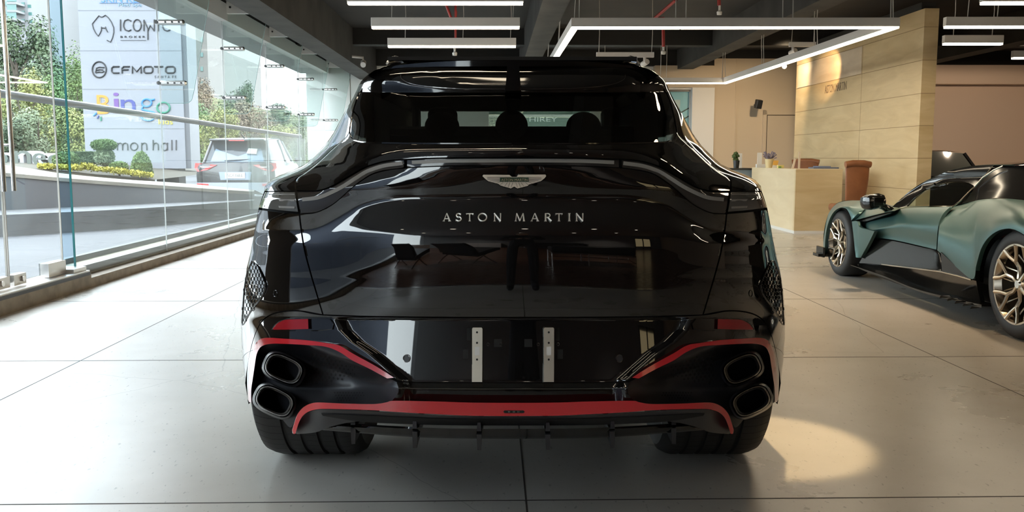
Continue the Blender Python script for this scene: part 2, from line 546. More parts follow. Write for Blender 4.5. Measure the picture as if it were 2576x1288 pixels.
# travertine wall on the right
def stone_wall():
    X0, X1, Y0, Y1, H = 5.94, 6.14, 12.42, 17.6, 3.20
    m = MB(); m.rbox(X0, X1, Y0, Y1, 0, H)
    w = m.build('wall_stone', stone); tag(w, kind='structure')
    m = MB(); e = .004
    zs = (.26, .71, 1.15, 1.60, 2.045, 2.50, 2.95)
    for z in zs:
        m.rbox(X0 - .0015, X0 + .01, Y0 - .0015, Y1, z - e, z + e); m.rbox(X0, X1 + .001, Y0 - .0015, Y0 + .01, z - e, z + e)
    m.rbox(X0 - .0015, X0 + .01, 14.45, 14.457, 0, 2.95)
    m.build('panel_joint', stone_joint, w)
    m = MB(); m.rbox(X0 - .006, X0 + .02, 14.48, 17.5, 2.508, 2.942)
    m.build('lit_stone_panel', travertine('travertine_lit', (.50, .40, .29), (.66, .55, .42)), w)  # spotlit course: its brightness is painted in as a paler stone colour
    m = MB(); text_fit(m, 'ASTON MARTIN', R(X0 - .004, 16.05, 2.30), R(0, -1) - R(0, 0), (0, 0, 1), .98, .14, -.004)
    m.build('lettering', mat('engraved_letters', (.16, .11, .07), .6), w)
    m = MB(); m.rbox(X0, X1, Y0 + .1, Y1, H, 3.30)
    tag(m.build('trim_10', beam_side_m), kind='structure')
stone_wall()

# ------------------------------------------------------------------ glass front on the left
bracket_white = mat('bracket_white', (.80, .78, .75), .5)
def glass_front():
    js = [7.98, 10.23, 12.64, 15.0, 17.43, 20.0]
    H = 3.30
    # curb
    m = MB(); m.rbox(-3.80, -3.60, 7.98, 20.3, 0, .085)
    c = m.build('baseboard_left', curb_m); tag(c, kind='structure')
    m = MB(); m.rbox(-3.99, -3.76, 7.98, 20.3, -.05, .165)
    m.build('outer_curb', curb_old, c)
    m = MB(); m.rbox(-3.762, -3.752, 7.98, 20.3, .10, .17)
    m.build('curb_shadow', mat('curb_shadow_dark', (.05, .055, .06), .6), c)  # dark strip stands in for the shadow of the gap along the curb
    m = MB(); m.rbox(-4.02, -3.74, 7.98, 20.3, .165, .235)
    m = MB(); m.rbox(-4.06, -3.99, 7.98, 20.3, -.05, .215)
    m.build('kerb_edge', mat('slate_edge', (.07, .08, .085), .6), c)
    m = MB(); m.rbox(-3.80, -3.60, -9.2, 7.98, 0, .125)
    m.build('door_curb', curb_m, c)
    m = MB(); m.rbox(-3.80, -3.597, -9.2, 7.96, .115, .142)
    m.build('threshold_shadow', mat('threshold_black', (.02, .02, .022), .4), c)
    m = MB(); m.rbox(-3.86, -3.61, -9.2, 7.98, .142, .155)
    m.build('threshold_plate', metal, c)
    # header
    m = MB(); m.rbox(-4.30, -3.66, -9.2, 20.3, 3.03, 3.10); m.rbox(-3.80, -3.66, -9.2, 20.3, 3.10, 3.26); m.rbox(-4.30, -4.2, -9.2, 20.3, 3.10, 3.7)
    tag(m.build('trim_11', mat('header_grey', (.66, .65, .63), .6)), kind='structure')
    m = MB(); m.rbox(-4.25, -3.66, -9.2, 20.3, 3.26, 3.56)
    tag(m.build('trim_12', beam_side_m), kind='structure')
    n = 1
    for a, b in zip(js, js[1:]):
        m = MB(); m.rbox(GX - .006, GX + .006, a + .006, b - .006, .04, 3.06)
        w = m.build('window_%d' % n, pane); tag(w, kind='structure'); n += 1
        m = MB()
        m.rbox(GX - .0065, GX + .0065, b - .007, b - .003, .04, 3.06)
        m.build('pane_edge', mat('joint_grey%d' % n, (.42, .44, .43), .4), w)
        if a == js[0]:
            m = MB(); m.rbox(GX - .009, GX + .009, a, a + .007, .16, 3.06)
            m.build('pane_edge', edge_g, w)
        # hanging stiffener of glass with its clamps, at the far joint
        j = b
        prof = [(0, 3.45), (.60, 3.45), (.60, 3.05)] + [(.60 - .25 * t, 3.05 - 1.2 * t) for t in (.33, .66, .96)] + [(.33, 1.80), (.30, 1.775), (.26, 1.765), (0, 1.765)]
        loop = [R(GX + .012 + x, j + .005, z) for x, z in prof]
        m = MB(); m.slab(loop, R(0, .012) - R(0, 0))
        m.build('glass_fin', fin_g, w)
        m = MB(); m.tube([p + (R(0, .006) - R(0, 0)) for p in loop[2:]], .0035, 5)
        m.build('fin_edge', mat('fin_edge%d' % n, (.25, .36, .35), .25), w)
        m = MB(); m.rbox(GX + .01, GX + .62, j - .035, j + .045, 3.13, 3.29)
        br = m.build('fin_bracket', bracket_white, w)
        m = MB()
        for k in range(4): m.cyl(R(GX + .13 + .13 * k, j - .045, 3.21), R(GX + .13 + .13 * k, j - .03, 3.21), .014, 10)
        m.build('bracket_bolt', darkmetal, br)
        for z in (2.655, 1.987):
            m = MB(); m.box((0, 0, 0), (.30, .05, .058), ROOM, .02)
            m.v = [tuple(Vector(v) + R(GX + .155, j - .012, z)) for v in m.v]
            cmp_ = m.build('fin_clamp', steel, w)
            m = MB(); 
            for k in range(3): m.cyl(R(GX + .10 + .075 * k, j - .045, z), R(GX + .10 + .075 * k, j - .036, z), .010, 10)
            m.cyl(R(GX + .0, j - .045, z), R(GX + .0, j - .036, z), .022, 10)
            m.build('clamp_bolt', darkmetal, cmp_)
    # two leaf doors in front, then fixed panes along the lounge
    def leaf(i, y0, y1, far):
        m = MB(); m.rbox(GX - .006, GX + .006, y0, y1, .19, 3.03)
        d = m.build('door_%d' % i, pane); tag(d, kind='structure')
        m = MB(); m.rbox(GX - .007, GX + .007, y1 - .008, y1, .19, 3.03); m.rbox(GX - .007, GX + .007, y0, y0 + .008, .19, 3.03)
        m.build('leaf_edge', mat('leaf_edge%d' % i, (.42, .40, .36), .35), d)
        m = MB(); yy = y1 - .02 if far else y0 + .02
        s = -1 if far else 1
        a, b = sorted((yy, yy + s * .30))
        m.rbox(GX - .035, GX + .035, a, b, .16, .275)
        m.build('pivot_patch', metal, d)
        a, b = sorted(((y0 if far else y1) - s * .02, (y0 if far else y1) - s * .20))
        m = MB(); m.rbox(GX - .03, GX + .03, a, b, .165, .25)
        lk = m.build('lock_patch', metal, d)
        q = (y0 if far else y1) - s * .14
        m = MB(); m.cyl(R(GX + .03, q, .208), R(GX + .045, q, .208), .022, 16)
        m.build('lock_cylinder', steel, lk)
        yh = (y0 if far else y1) - s * .06
        m = MB(); 
        for sx in (.05, -.05): m.tube([R(GX + sx, yh, .90), R(GX + sx, yh, 2.75)], .0165, 12)
        for z in (1.25, 2.4): m.cyl(R(GX - .05, yh, z), R(GX + .05, yh, z), .010, 10)
        m.build('door_handle', steel, d)
    leaf(1, 6.89, 7.76, True)
    leaf(2, 5.98, 6.87, False)
    for k, (a, b) in enumerate(((5.27, 5.96), (.9, 3.48), (-2.0, .88), (-5.0, -2.02), (-9.2, -5.02))):
        m = MB(); m.rbox(GX - .006, GX + .006, a, b, .14, 3.06)
        tag(m.build('window_%d' % (n + k), pane), kind='structure')
    m = MB(); m.rbox(GX - .006, GX + .006, 7.78, 7.97, .16, 3.06)
    tag(m.build('window_%d' % (n + 5), sheet_glass('blue_glass', (.80, .90, .95), .35)), kind='structure')
    m = MB(); m.rbox(-3.86, -3.64, 7.74, 7.98, .155, .19)
    tag(m.build('trim_13', metal), kind='structure')
glass_front()
m = MB(); m.rbox(-3.92, -3.62, 3.50, 5.25, .155, 3.03)
tag(m.build('column_left', mat('dark_brown_wall', (.06, .052, .046), .6)), kind='structure')
# ------------------------------------------------------------------ lamps
led = glow('led_diffuser', (1.0, .84, .61), 14.0)
lamp_white = mat('lamp_housing_white', (.60, .57, .54), .5)
wire_m = mat('lamp_wire', (.45, .42, .38), .5)
def linear(name, label, x0, x1, y, z, cables, group):
    """pendant bar from x0 to x1 (world), its lit underside at z"""
    t = thing(name, label, 'pendant light', ((x0 + x1) / 2, y, z), group)
    m = MB(); m.box(((x0 + x1) / 2, y, z + .06), (x1 - x0, .075, .095), None, .004)
    m.build('housing', lamp_white, t)
    m = MB(); m.box(((x0 + x1) / 2, y, z + .002), (x1 - x0 - .012, .066, .024), None, .004)
    m.build('diffuser', led, t)
    for cx in cables:
        m = MB(); m.tube([(cx, y, z + .1), (cx + .012, y, z + .4), (cx - .008, y, 3.56)], .005, 6)
        m.build('cable', wire_m, t)
    return t
G = 'linear pendant lights over the showroom'
linear('pendant_light', 'white linear pendant light nearest to the camera above the black SUV', -1.50, .105, 8.32, 2.55, (-1.3, .02), G)
linear('pendant_light', 'white linear pendant light, middle of the three above the black SUV', -1.52, .085, 9.84, 2.55, (-1.3, .01), G)
linear('pendant_light', 'white linear pendant light, farthest of the three above the black SUV', -1.57, .052, 11.48, 2.55, (-1.35, -.02, -.62), G)
linear('pendant_light', 'linear pendant light at the top right corner, nearest of the right row', 4.27, 5.9, 8.31, 2.55, (4.5, 5.7), G)
linear('pendant_light', 'linear pendant light passing just in front of the end of the stone wall', 4.655, 6.3, 9.80, 2.55, (4.9, 5.22), G)
linear('pendant_light', 'short linear pendant light ending in the dark right of the stone wall', 5.33, 6.06, 11.23, 2.55, (5.45, 5.93), G)
linear('pendant_light', 'farthest linear pendant light at the right edge under the dark ceiling', 7.06, 8.6, 12.8, 2.55, (7.3, 8.4), G)
# unseen overhead rows: left read off the car's reflections, right added for fill
for k, y in enumerate((6.7, 5.1, 3.4, 1.8)):
    linear('pendant_light', 'linear pendant light overhead, mirrored in the rear of the black SUV', -1.5, .1, y, 2.55, (-1.3, .0), G)
    linear('pendant_light', 'unseen linear pendant light overhead, added for fill above the right side', 4.3, 5.9, y, 2.55, (4.5, 5.7), G)

def frame_light():
    z = 2.55
    t = thing('frame_light', 'large rectangular frame pendant light over the reception area', 'pendant light', (2.4, 13.4, z))
    c = [Vector((.678, 9.86, z)), Vector((4.14, 9.84, z)), Vector((4.01, 17.04, z)), Vector((.52, 17.04, z))]
    for a, b in zip(c, c[1:] + c[:1]):
        d = (b - a).normalized(); n = Vector((-d.y, d.x, 0)); up = Vector((0, 0, 1))
        w = .0375
        def bar(w, z0, z1, e, nm, mt):
            vs = []
            for p, s in ((a - d * e, 1), (b + d * e, 1)):
                for q in (-w, w):
                    for zz in (z0, z1): vs.append(p + n * q + up * zz)
            m = MB(); m.add(vs, [(0, 2, 3, 1), (4, 5, 7, 6), (0, 1, 5, 4), (2, 6, 7, 3), (0, 4, 6, 2), (1, 3, 7, 5)])
            return m.build(nm, mt, t)
        bar(w, .012, .105, .0375, 'housing', lamp_white)
        L = (b - a).length
        k = 3
        for i in range(k):
            aa, bb = a + (b - a) * (i / k), a + (b - a) * ((i + 1) / k)
            vs = []
            for p in (aa + d * (.0 if i else -.03), bb - d * (.012 if i < k - 1 else -.03)):
                for q in (-w + .005, w - .005):
                    for zz in (-.008, .012): vs.append(p + n * q + up * zz)
            m = MB(); m.add(vs, [(0, 2, 3, 1), (4, 5, 7, 6), (0, 1, 5, 4), (2, 6, 7, 3), (0, 4, 6, 2), (1, 3, 7, 5)])
            m.build('diffuser', led, t)
        for i in range(k + 1):
            p = a + (b - a) * (i / k) + d * (.05 if i == 0 else -.05 if i == k else 0)
            for o_ in ((-.06, .05) if 0 < i < k else (0,)):
                m = MB(); q = p + d * o_; m.tube([q + up * .1, q + up * .45 + n * .02, Vector((q.x, q.y, 3.56))], .006, 6)
                m.build('cable', wire_m, t)
    m = MB(); m.sphere((4.075, 13.55, 2.515), .035, 12, 8); m.cyl((4.075, 13.55, 2.54), (4.075, 13.55, 2.58), .02)
    m.build('spot_head', glow('spot_bulb', (1, .86, .62), 5), t)
frame_light()

def track(name, label, px0, px1, py, Y, heads):
    a, b = P(px0, py, Y), P(px1, py, Y)
    t = thing(name, label, 'track light', (a + b) / 2)
    m = MB(); m.box((a + b) / 2, ((b - a).length, .05, .075), None, .004)
    m.build('rail', lamp_white, t)
    for hx in heads:
        c = P(hx, py, Y)
        m = MB(); m.cyl(c + Vector((0, 0, -.03)), c + Vector((0, 0, -.085)), .022, 12)
        m.tube([c + Vector((.03, -.05, -.10)), c + Vector((-.02, .07, -.13))], .04, 14)
        m.build('spot_head', lamp_white, t)
    for cx in (px0 + 6, px1 - 6):
        c = P(cx, py, Y); m = MB(); m.tube([c, c + Vector((.01, 0, .3)), Vector((c.x, c.y, 3.56))], .005, 6)
        m.build('cable', wire_m, t)
track('track_light', 'white track rail with two small spots hanging above the roof of the black SUV', 1500, 1645, 138, 13.2, (1525, 1622))
track('track_light', 'slanting pale spot rail under the ceiling left of the stone wall', 1985, 2052, 112, 14.6, (1995,))

def spot(name, loc, aim, power, col, size=1.2, blend=.6, rad=.04):
    l = bpy.data.lights.new(name, 'SPOT'); l.energy = power; l.color = col; l.spot_size = size; l.spot_blend = blend; l.shadow_soft_size = rad
    o = bpy.data.objects.new(name, l); COL.objects.link(o); o.location = loc
    d = Vector(aim) - Vector(loc); o.rotation_euler = d.to_track_quat('-Z', 'Y').to_euler()
    return o
WARM = (1.0, .78, .50)
spot('stone_wall_spot', (4.80, 15.0, 2.84), R(5.94, 15.8, 2.66), 95, (1, .66, .32), .74, .5, .04)
spot('floor_spot', (1.05, 3.75, 3.30), (1.03, 3.5, 0), 260, (1, .74, .40), .26, .25, .04)
spot('desk_fill', (4.2, 10.8, 3.3), (4.9, 13.6, .5), 170, WARM, 1.3, .8, .1)  # unseen lamp added for warm fill on the reception desk
spot('shop_fill', (.8, 21.3, 3.2), (.8, 22.5, 1.4), 60, (.92, 1, .92), 2.0, .9, .1)  # lamp added inside the shop so its wall and lettering show
spot('office_fill', (5.2, 16.6, 3.2), (5.0, 20.0, 1.0), 220, WARM, 1.6, .9, .1)  # unseen fill lamp, added to brighten the beige office wall
spot('sports_car_fill', (3.6, 7.4, 3.3), (4.0, 7.4, .3), 190, (1, .76, .50), 1.7, .9, .12)  # unseen lamp added above the green car to lift its highlights
spot('right_wall_fill', (9.0, 15.5, 3.3), (9.8, 20.0, 1.4), 280, (1, .78, .56), 1.7, .9, .12)  # added fill for the taupe wall, no fixture modelled
spot('aisle_fill', (2.7, 6.0, 3.3), (2.6, 5.0, 0), 70, (1, .70, .40), 1.9, .9, .1)  # unseen warm fill added over the floor between the two cars

# recessed downlights in the lounge ceiling behind the camera
disc = glow('downlight_lens', (1.0, .90, .72), 14.0)
k = 0
for x in (-2.6, -1.2, .25, 1.7, 3.2):
    for y in (-3.0, -5.6):
        t = thing('downlight', 'round recessed downlight in the pale lounge ceiling, mirrored in the tailgate', 'ceiling light', (x, y, 2.95), 'lounge ceiling downlights')
        m = MB(); m.lathe((x, y, 2.95), [(.085, 0), (.085, -.008), (.065, -.008), (.06, .0)], 24)
        m.build('trim_ring', lamp_white, t)
        m = MB(); m.lathe((x, y, 2.946), [(.062, 0), (.0, 0)], 24)
        m.build('lens', disc, t)
        k += 1
for x, y in ((-1.5, -4.2), (2.5, -4.2), (-1.5, -7.2), (3.5, -7.2)):
    spot('lounge_fill', (x, y, 2.9), (x, y - .6, 0), 300, (1, .90, .78), 1.7, .9, .12)  # unseen spots added beside the downlights to brighten the lounge

# sprinkler pipes under the dark ceiling
def pipe(label, pts, r, head=None):
    t = thing('sprinkler_pipe', label, 'pipe', pts[0])
    m = MB(); m.tube(pts, r, 10); m.build('pipe', red_pipe_m, t)
    if head is not None:
        m = MB(); m.lathe(head, [(.0, -.09), (.03, -.085), (.035, -.05), (.015, -.03), (.015, .03)], 14)
        m.build('sprinkler_head', white_paint, t)
pipe('red sprinkler pipe with an elbow above the near pendant lights', [P(1110, -80, 10.4), P(1122, 12, 10.4), P(1135, 46, 10.4), P(1146, 47, 10.4), P(1147, 28, 10.4)], .016)
pipe('thin red drop pipe between the middle and far pendant lights', [P(1146, 0, 12.6), P(1146, 118, 12.6)], .016, P(1144, 124, 12.6))
pipe('red sprinkler pipe crossing above the frame light', [P(1700, 0, 12.0), P(1648, 45, 12.6), P(1668, 44, 12.6), P(1669, 118, 12.6)], .022, P(1669, 121, 12.6))
pipe('red sprinkler drop with white head above the frame light near bar', [P(1808, -12, 11.5), P(1809, 14, 11.5)], .022, P(1810, 20, 11.5))
def cctv():
    t = thing('security_camera', 'small white security camera under the beam left of the black SUV', 'camera', P(915, 155, 16.6))
    m = MB(); c = P(912, 158, 16.6)
    m.tube([(-2.93, 16.6, 3.0), c + Vector((0, .05, .10)), c + Vector((0, .05, 0))], .025, 10); m.build('bracket', lamp_white, t)
    m = MB(); m.tube([c + Vector((0, .1, .02)), c + Vector((.03, -.12, -.05))], .05, 12); m.build('camera_body', lamp_white, t)
cctv()
# ------------------------------------------------------------------ outside the glass
asphalt = mat('grey_paving', (.30, .31, .33), .8)
noise_col(asphalt, (.08, .084, .092), (.115, .12, .13), 2.0, 6, (.3, 3, 1), None, .3, .7, .1, 40)
kerb_m = mat('kerb_concrete', (.33, .34, .35), .8)
noise_col(kerb_m, (.115, .12, .125), (.185, .19, .195), 2.5, 7)
ramp_m = mat('ramp_wall_grey', (.145, .15, .165), .8)
cap_m = mat('ramp_cap_stone', (.42, .37, .30), .8)
noise_col(cap_m, (.27, .24, .20), (.36, .325, .265), 3, 6)
soil = mat('planter_soil', (.07, .06, .035), .9)
m = MB(); m.add([(-90, -30, -.03), (-3.9, -30, -.03), (-4.45, 30, -.03), (-4.45, 140, -.03), (-90, 140, -.03)], [(0, 1, 2, 3, 4)])
tag(m.build('ground', asphalt), kind='structure')
kb = [(-900, 640), (-420, 617), (0, 596), (150, 587), (300, 577), (430, 566), (560, 553), (640, 545)]
base = spline([F(x, y, -.03) for x, y in kb], 40)
bt = [(-900, 560), (-420, 545), (0, 530), (150, 523), (310, 516), (430, 511), (560, 506), (640, 502)]
back = spline([F(x, y, .3) for x, y in bt], 40)
m = MB()
up = [Vector((p.x, p.y, .30)) for p in base]
m.grid([base, up]); m.grid([up, [Vector((p.x, p.y, .305)) for p in back]], False)
tag(m.build('kerb', kerb_m), kind='structure')
tp = [(-900, 350), (-420, 395), (0, 433), (155, 447), (310, 459), (420, 467), (560, 477), (640, 482)]
tc_ = [(-900, 330), (-420, 375), (0, 414), (155, 436), (310, 451), (435, 459), (560, 470), (640, 478)]
top, cap = [], []
for (bx, by), (tx, ty), (cx, cy) in zip(bt, tp, tc_):
    b = F(bx, by, .3); top.append(P(tx, ty, b.y)); cap.append(P(cx, cy, b.y + .9))
top = spline(top, 40); cap = spline(cap, 40)
m = MB(); m.grid([back, top]); 
rw = m.build('ramp_wall', ramp_m); tag(rw, kind='structure')
m = MB(); m.grid([[p + Vector((0, -.03, -.06)) for p in top], [p + Vector((0, -.03, .0)) for p in top], cap, [Vector((p.x, p.y + .9, p.z - .15)) for p in cap]], False)
m.build('wall_cap', cap_m, rw)

m = MB(); m.rbox(-7.6, -7.2, -12, 3.2, -.03, 4.0); m.rbox(-7.6, -7.2, 3.2, 4.6, -.03, 2.6)
tag(m.build('wall_outside', mat('retaining_wall_blue_grey', (.085, .10, .135), .8)), kind='structure')
rail_m = mat('rail_steel', (.50, .50, .51), .35, .85)
t = thing('handrail', 'long grey metal tube handrail running along outside of the glass front', 'handrail', R(-4.22, 12, 0))
m = MB(); pts = [R(-4.22, y, z) for y, z in ((-4, 1.80), (4, 1.745), (8, 1.70), (14, 1.655), (19.7, 1.62))]
m.tube(pts, .036, 16); m.build('tube', rail_m, t)
m = MB(); m.tube([R(-4.22, 19.6, 1.62), R(-4.22, 19.75, 1.62)], .045, 16); m.build('end_cap', rail_m, t)
for y in (-2, 2.2, 16.8, 19.5):
    m = MB(); m.tube([R(-4.22, y, -.03), R(-4.22, y, 1.65)], .012, 8); m.build('post', rail_m, t)
m = MB(); m.rbox(-4.225, -4.213, 15.5, 20.2, .15, 1.58); m.build('balustrade_pane', fin_g, t)

# --- foliage
def leaf_mat(name, c1, c2):
    m = mat(name, c1, .7); noise_col(m, c1, c2, 1.3, 4, p0=.35, p1=.65)
    t, b = nodes(m); b.inputs['Subsurface Weight'].default_value = 0
    return m
LEAF = [leaf_mat('leaf_dark', (0.057, 0.097, 0.047), (0.12, 0.175, 0.08)), leaf_mat('leaf_green', (0.082, 0.162, 0.042), (0.19, 0.29, 0.08)),
        leaf_mat('leaf_yellow', (0.172, 0.212, 0.047), (0.34, 0.35, 0.1)), leaf_mat('leaf_brown', (0.182, 0.132, 0.082), (0.28, 0.21, 0.13)),
        leaf_mat('leaf_pale', (0.152, 0.212, 0.112), (0.26, 0.32, 0.18))]
bark = mat('bark', (.10, .08, .06), .9)
rng = random.Random(4)
def crown(c, rad, n, size, blobs=9, seed=0):
    g = random.Random(seed); m = MB()
    cs = []
    for i in range(blobs):
        a = g.uniform(0, 2 * pi); q = g.uniform(.15, .75); zz = g.uniform(-.65, .7)
        cs.append((Vector((q * cos(a) * sqrt(1 - zz * zz * .8), q * sin(a) * sqrt(1 - zz * zz * .8), zz)), g.uniform(.28, .48)))
    vs, fs = [], []
    for i in range(n):
        b, r = cs[i % blobs]
        d = Vector((g.gauss(0, 1), g.gauss(0, 1), g.gauss(0, 1))).normalized() * r * g.uniform(.55, 1.08)
        p = b + d
        p = Vector((c[0] + p.x * rad[0], c[1] + p.y * rad[1], c[2] + p.z * rad[2]))
        nrm = (d.normalized() + Vector((g.uniform(-.8, .8), g.uniform(-.8, .8), g.uniform(-.2, 1)))).normalized()
        t1 = nrm.cross(Vector((g.uniform(-1, 1), g.uniform(-1, 1), g.uniform(-1, 1)))).normalized(); t2 = nrm.cross(t1)
        s = size * g.uniform(.6, 1.3)
        k = len(vs)
        vs += [p + t1 * s, p + t2 * s * .6, p - t1 * s, p - t2 * s * .6]
        fs.append((k, k + 1, k + 2, k + 3))
    m.add(vs, fs)
    return m
def tree(label, px, ytop, ybot, wpx, Y, lm, z0, seed, n=2600, group='trees on the slope beyond the street', trunk=True, cat='tree', name='tree'):
    top = P(px, ytop, Y); bot = P(px, ybot, Y); w = wpx / FPX * Y / 2
    c = (top + bot) / 2; h = (top.z - bot.z) / 2
    t = thing(name, label, cat, (c.x, c.y, z0), group)
    crown(c, (w, w * .8, h), n, max(.05, min(w, h) * .045), 13, seed).build('crown', lm, t)
    if trunk:
        m = MB(); m.tube([(c.x + .1, c.y, z0), (c.x - .06, c.y, c.z - h * .4), (c.x + .05 * w, c.y, c.z + .2 * h)], [.055 * w + .03, .045 * w + .02, .02], 8)
        for k in range(4):
            a = seed + k * 1.7
            m.tube([(c.x, c.y, c.z - h * (.7 - .15 * k)), (c.x + w * .35 * cos(a), c.y + w * .3 * sin(a), c.z + h * (.0 + .12 * k)), (c.x + w * .6 * cos(a), c.y + w * .5 * sin(a), c.z + h * (.25 + .12 * k))], [.03 * w, .02 * w, .008], 6)
        m.build('trunk', bark, t)
    return t
TR = [
 (40, 28, 260, 190, 62, 0, 'dark green tree at top left, just under the white balcony block'),
 (130, 95, 330, 170, 58, 0, 'dark tree right below the gap of bright sky at the left'),
 (-40, 90, 420, 200, 52, 0, 'dark tree cut by the left edge of the picture'),
 (60, 175, 420, 160, 40, 2, 'yellow-green tree behind the upright door handle'),
 (130, 150, 420, 150, 44, 1, 'bright green bushy tree between the door edge and the white sign'),
 (195, 120, 420, 120, 48, 1, 'green tree rising just left of the white totem sign'),
 (190, 255, 425, 120, 34, 2, 'yellowish sparse tree beside the lower left of the totem sign'),
 (20, 290, 425, 150, 34, 0, 'shadowy low tree behind the sign letters at far left'),
 (95, 270, 425, 140, 36, 4, 'pale bare-branched tree left of the glass door edge'),
 (505, 195, 420, 110, 60, 3, 'brownish tree below the teal-windowed tower'),
 (500, 265, 430, 120, 46, 1, 'green tree behind the roof of the silver car'),
 (555, 270, 430, 120, 44, 2, 'yellow-green tree above the middle of the silver car'),
 (598, 190, 380, 110, 66, 0, 'tall feathery dark tree against the white sky'),
 (640, 250, 420, 130, 60, 3, 'brown-green tree right of the tall feathery one'),
 (700, 300, 430, 130, 48, 2, 'light green tree above the sloping rear of the silver car'),
 (690, 255, 380, 110, 72, 0, 'small dark distant tree on the skyline between two glass joints'),
 (755, 275, 440, 90, 60, 4, 'pale tree beside the end of the glass front'),
 (775, 330, 460, 80, 44, 1, 'green bush low at the end of the glass front'),
]
for i, (px, a, b, w, Y, k, lb) in enumerate(TR):
    tree(lb, px, a, b, w, Y, LEAF[k], -.03, 11 + i, 7000)

hill_m = mat('hillside_green', (.10, .13, .05), .9); noise_col(hill_m, (.05, .08, .03), (.17, .19, .08), .55, 8, p0=.35, p1=.65)
hl = [(-420, 60), (-200, 70), (0, 95), (110, 150), (210, 190), (330, 215), (470, 215), (520, 240), (600, 262), (700, 282), (790, 300), (900, 330)]
m = MB(); m.grid([[P(x, 470, 76) for x, y in hl], [P(x, (y + 470) / 2, 78) for x, y in hl], [P(x, y, 82) for x, y in hl], [P(x, y + 4, 92) for x, y in hl]])
tag(m.build('hillside', hill_m), kind='structure')
# --- buildings
b_white = mat('apartment_white', (.27, .275, .285), .8)
b_beige = mat('apartment_beige', (.235, .228, .212), .8)
b_side = mat('apartment_side', (.27, .265, .26), .8)
teal_w = mat('teal_window', (.085, .20, .19), .25)
def block(name, label, px0, px1, pyb, Y, depth, m_, wins, side=None, extra=None):
    a, b = P(px0, 300, Y), P(px1, 300, Y); zt = P(px0, -160, Y).z
    t = thing(name, label, 'building', ((a.x + b.x) / 2, Y, 0))
    m = MB(); m.box(((a.x + b.x) / 2, Y + depth / 2, zt / 2), (b.x - a.x, depth, zt))
    m.build('wall', m_, t)
    for (x0, x1, y0, y1) in wins:
        p, q = P(x0, y1, Y), P(x1, y0, Y)
        m = MB(); m.box(((p.x + q.x) / 2, Y - .02, (p.z + q.z) / 2), (q.x - p.x, .12, q.z - p.z)); m.build('window', teal_w, t)
    return t
wins = [(x, x + 6, y, y + 9) for y in (-4, 27, 58, 89, 120, 151) for x in (185, 193, 201)]
wins += [(472, 486, y, y + 18) for y in (8, 35, 62, 88, 115, 141, 168)] + [(505, 511, y, y + 11) for y in (60, 95, 132, 168, 204)]
block('apartment_tower', 'tall beige tower with teal windows rising behind the white totem sign', 148, 528, 240, 95, 20, b_beige, wins)
wins = [(71 + k * 2, 78 + k * 2, y, y + 8) for k, y in enumerate((12, 31, 50, 69, 88))] + [(55, 62, y, y + 10) for y in (6, 27, 48)] + [(13, 22, y, y + 11) for y in (4, 26, 48)]
bt_ = block('apartment_building', 'white apartment block with balconies at the top left corner', -160, 86, 90, 80, 12, b_white, wins)
for y in (10, 30, 51):
    p = P(25, y, 79); q = P(48, y + 1, 79)
    m = MB(); m.box(((p.x + q.x) / 2, 79.3, p.z), (q.x - p.x, 1.6, .18)); m.build('balcony', b_white, bt_)
    m = MB(); m.box(((p.x + q.x) / 2, 78.6, p.z + .45), (q.x - p.x, .06, .7)); m.build('balcony_glass', teal_w, bt_)
block('apartment_building', 'small pale building half hidden by greenery right of the tower', 524, 549, 240, 118, 12, b_side, [(530, 535, y, y + 6) for y in (-60, -30)])
bpy.context.view_layer.update()
for o in list(COL.objects):
    if o.get('label', '').startswith('small pale building'):
        for c in o.children:
            if c.name.startswith('wall'):
                zt = P(530, 165, 118).z; z0 = P(530, -160, 118).z
                for v in c.data.vertices: v.co.z = min(v.co.z, zt)
            elif c.name.startswith('window'):
                dz = P(530, 200, 118).z - P(530, -30, 118).z
                for v in c.data.vertices: v.co.z += dz

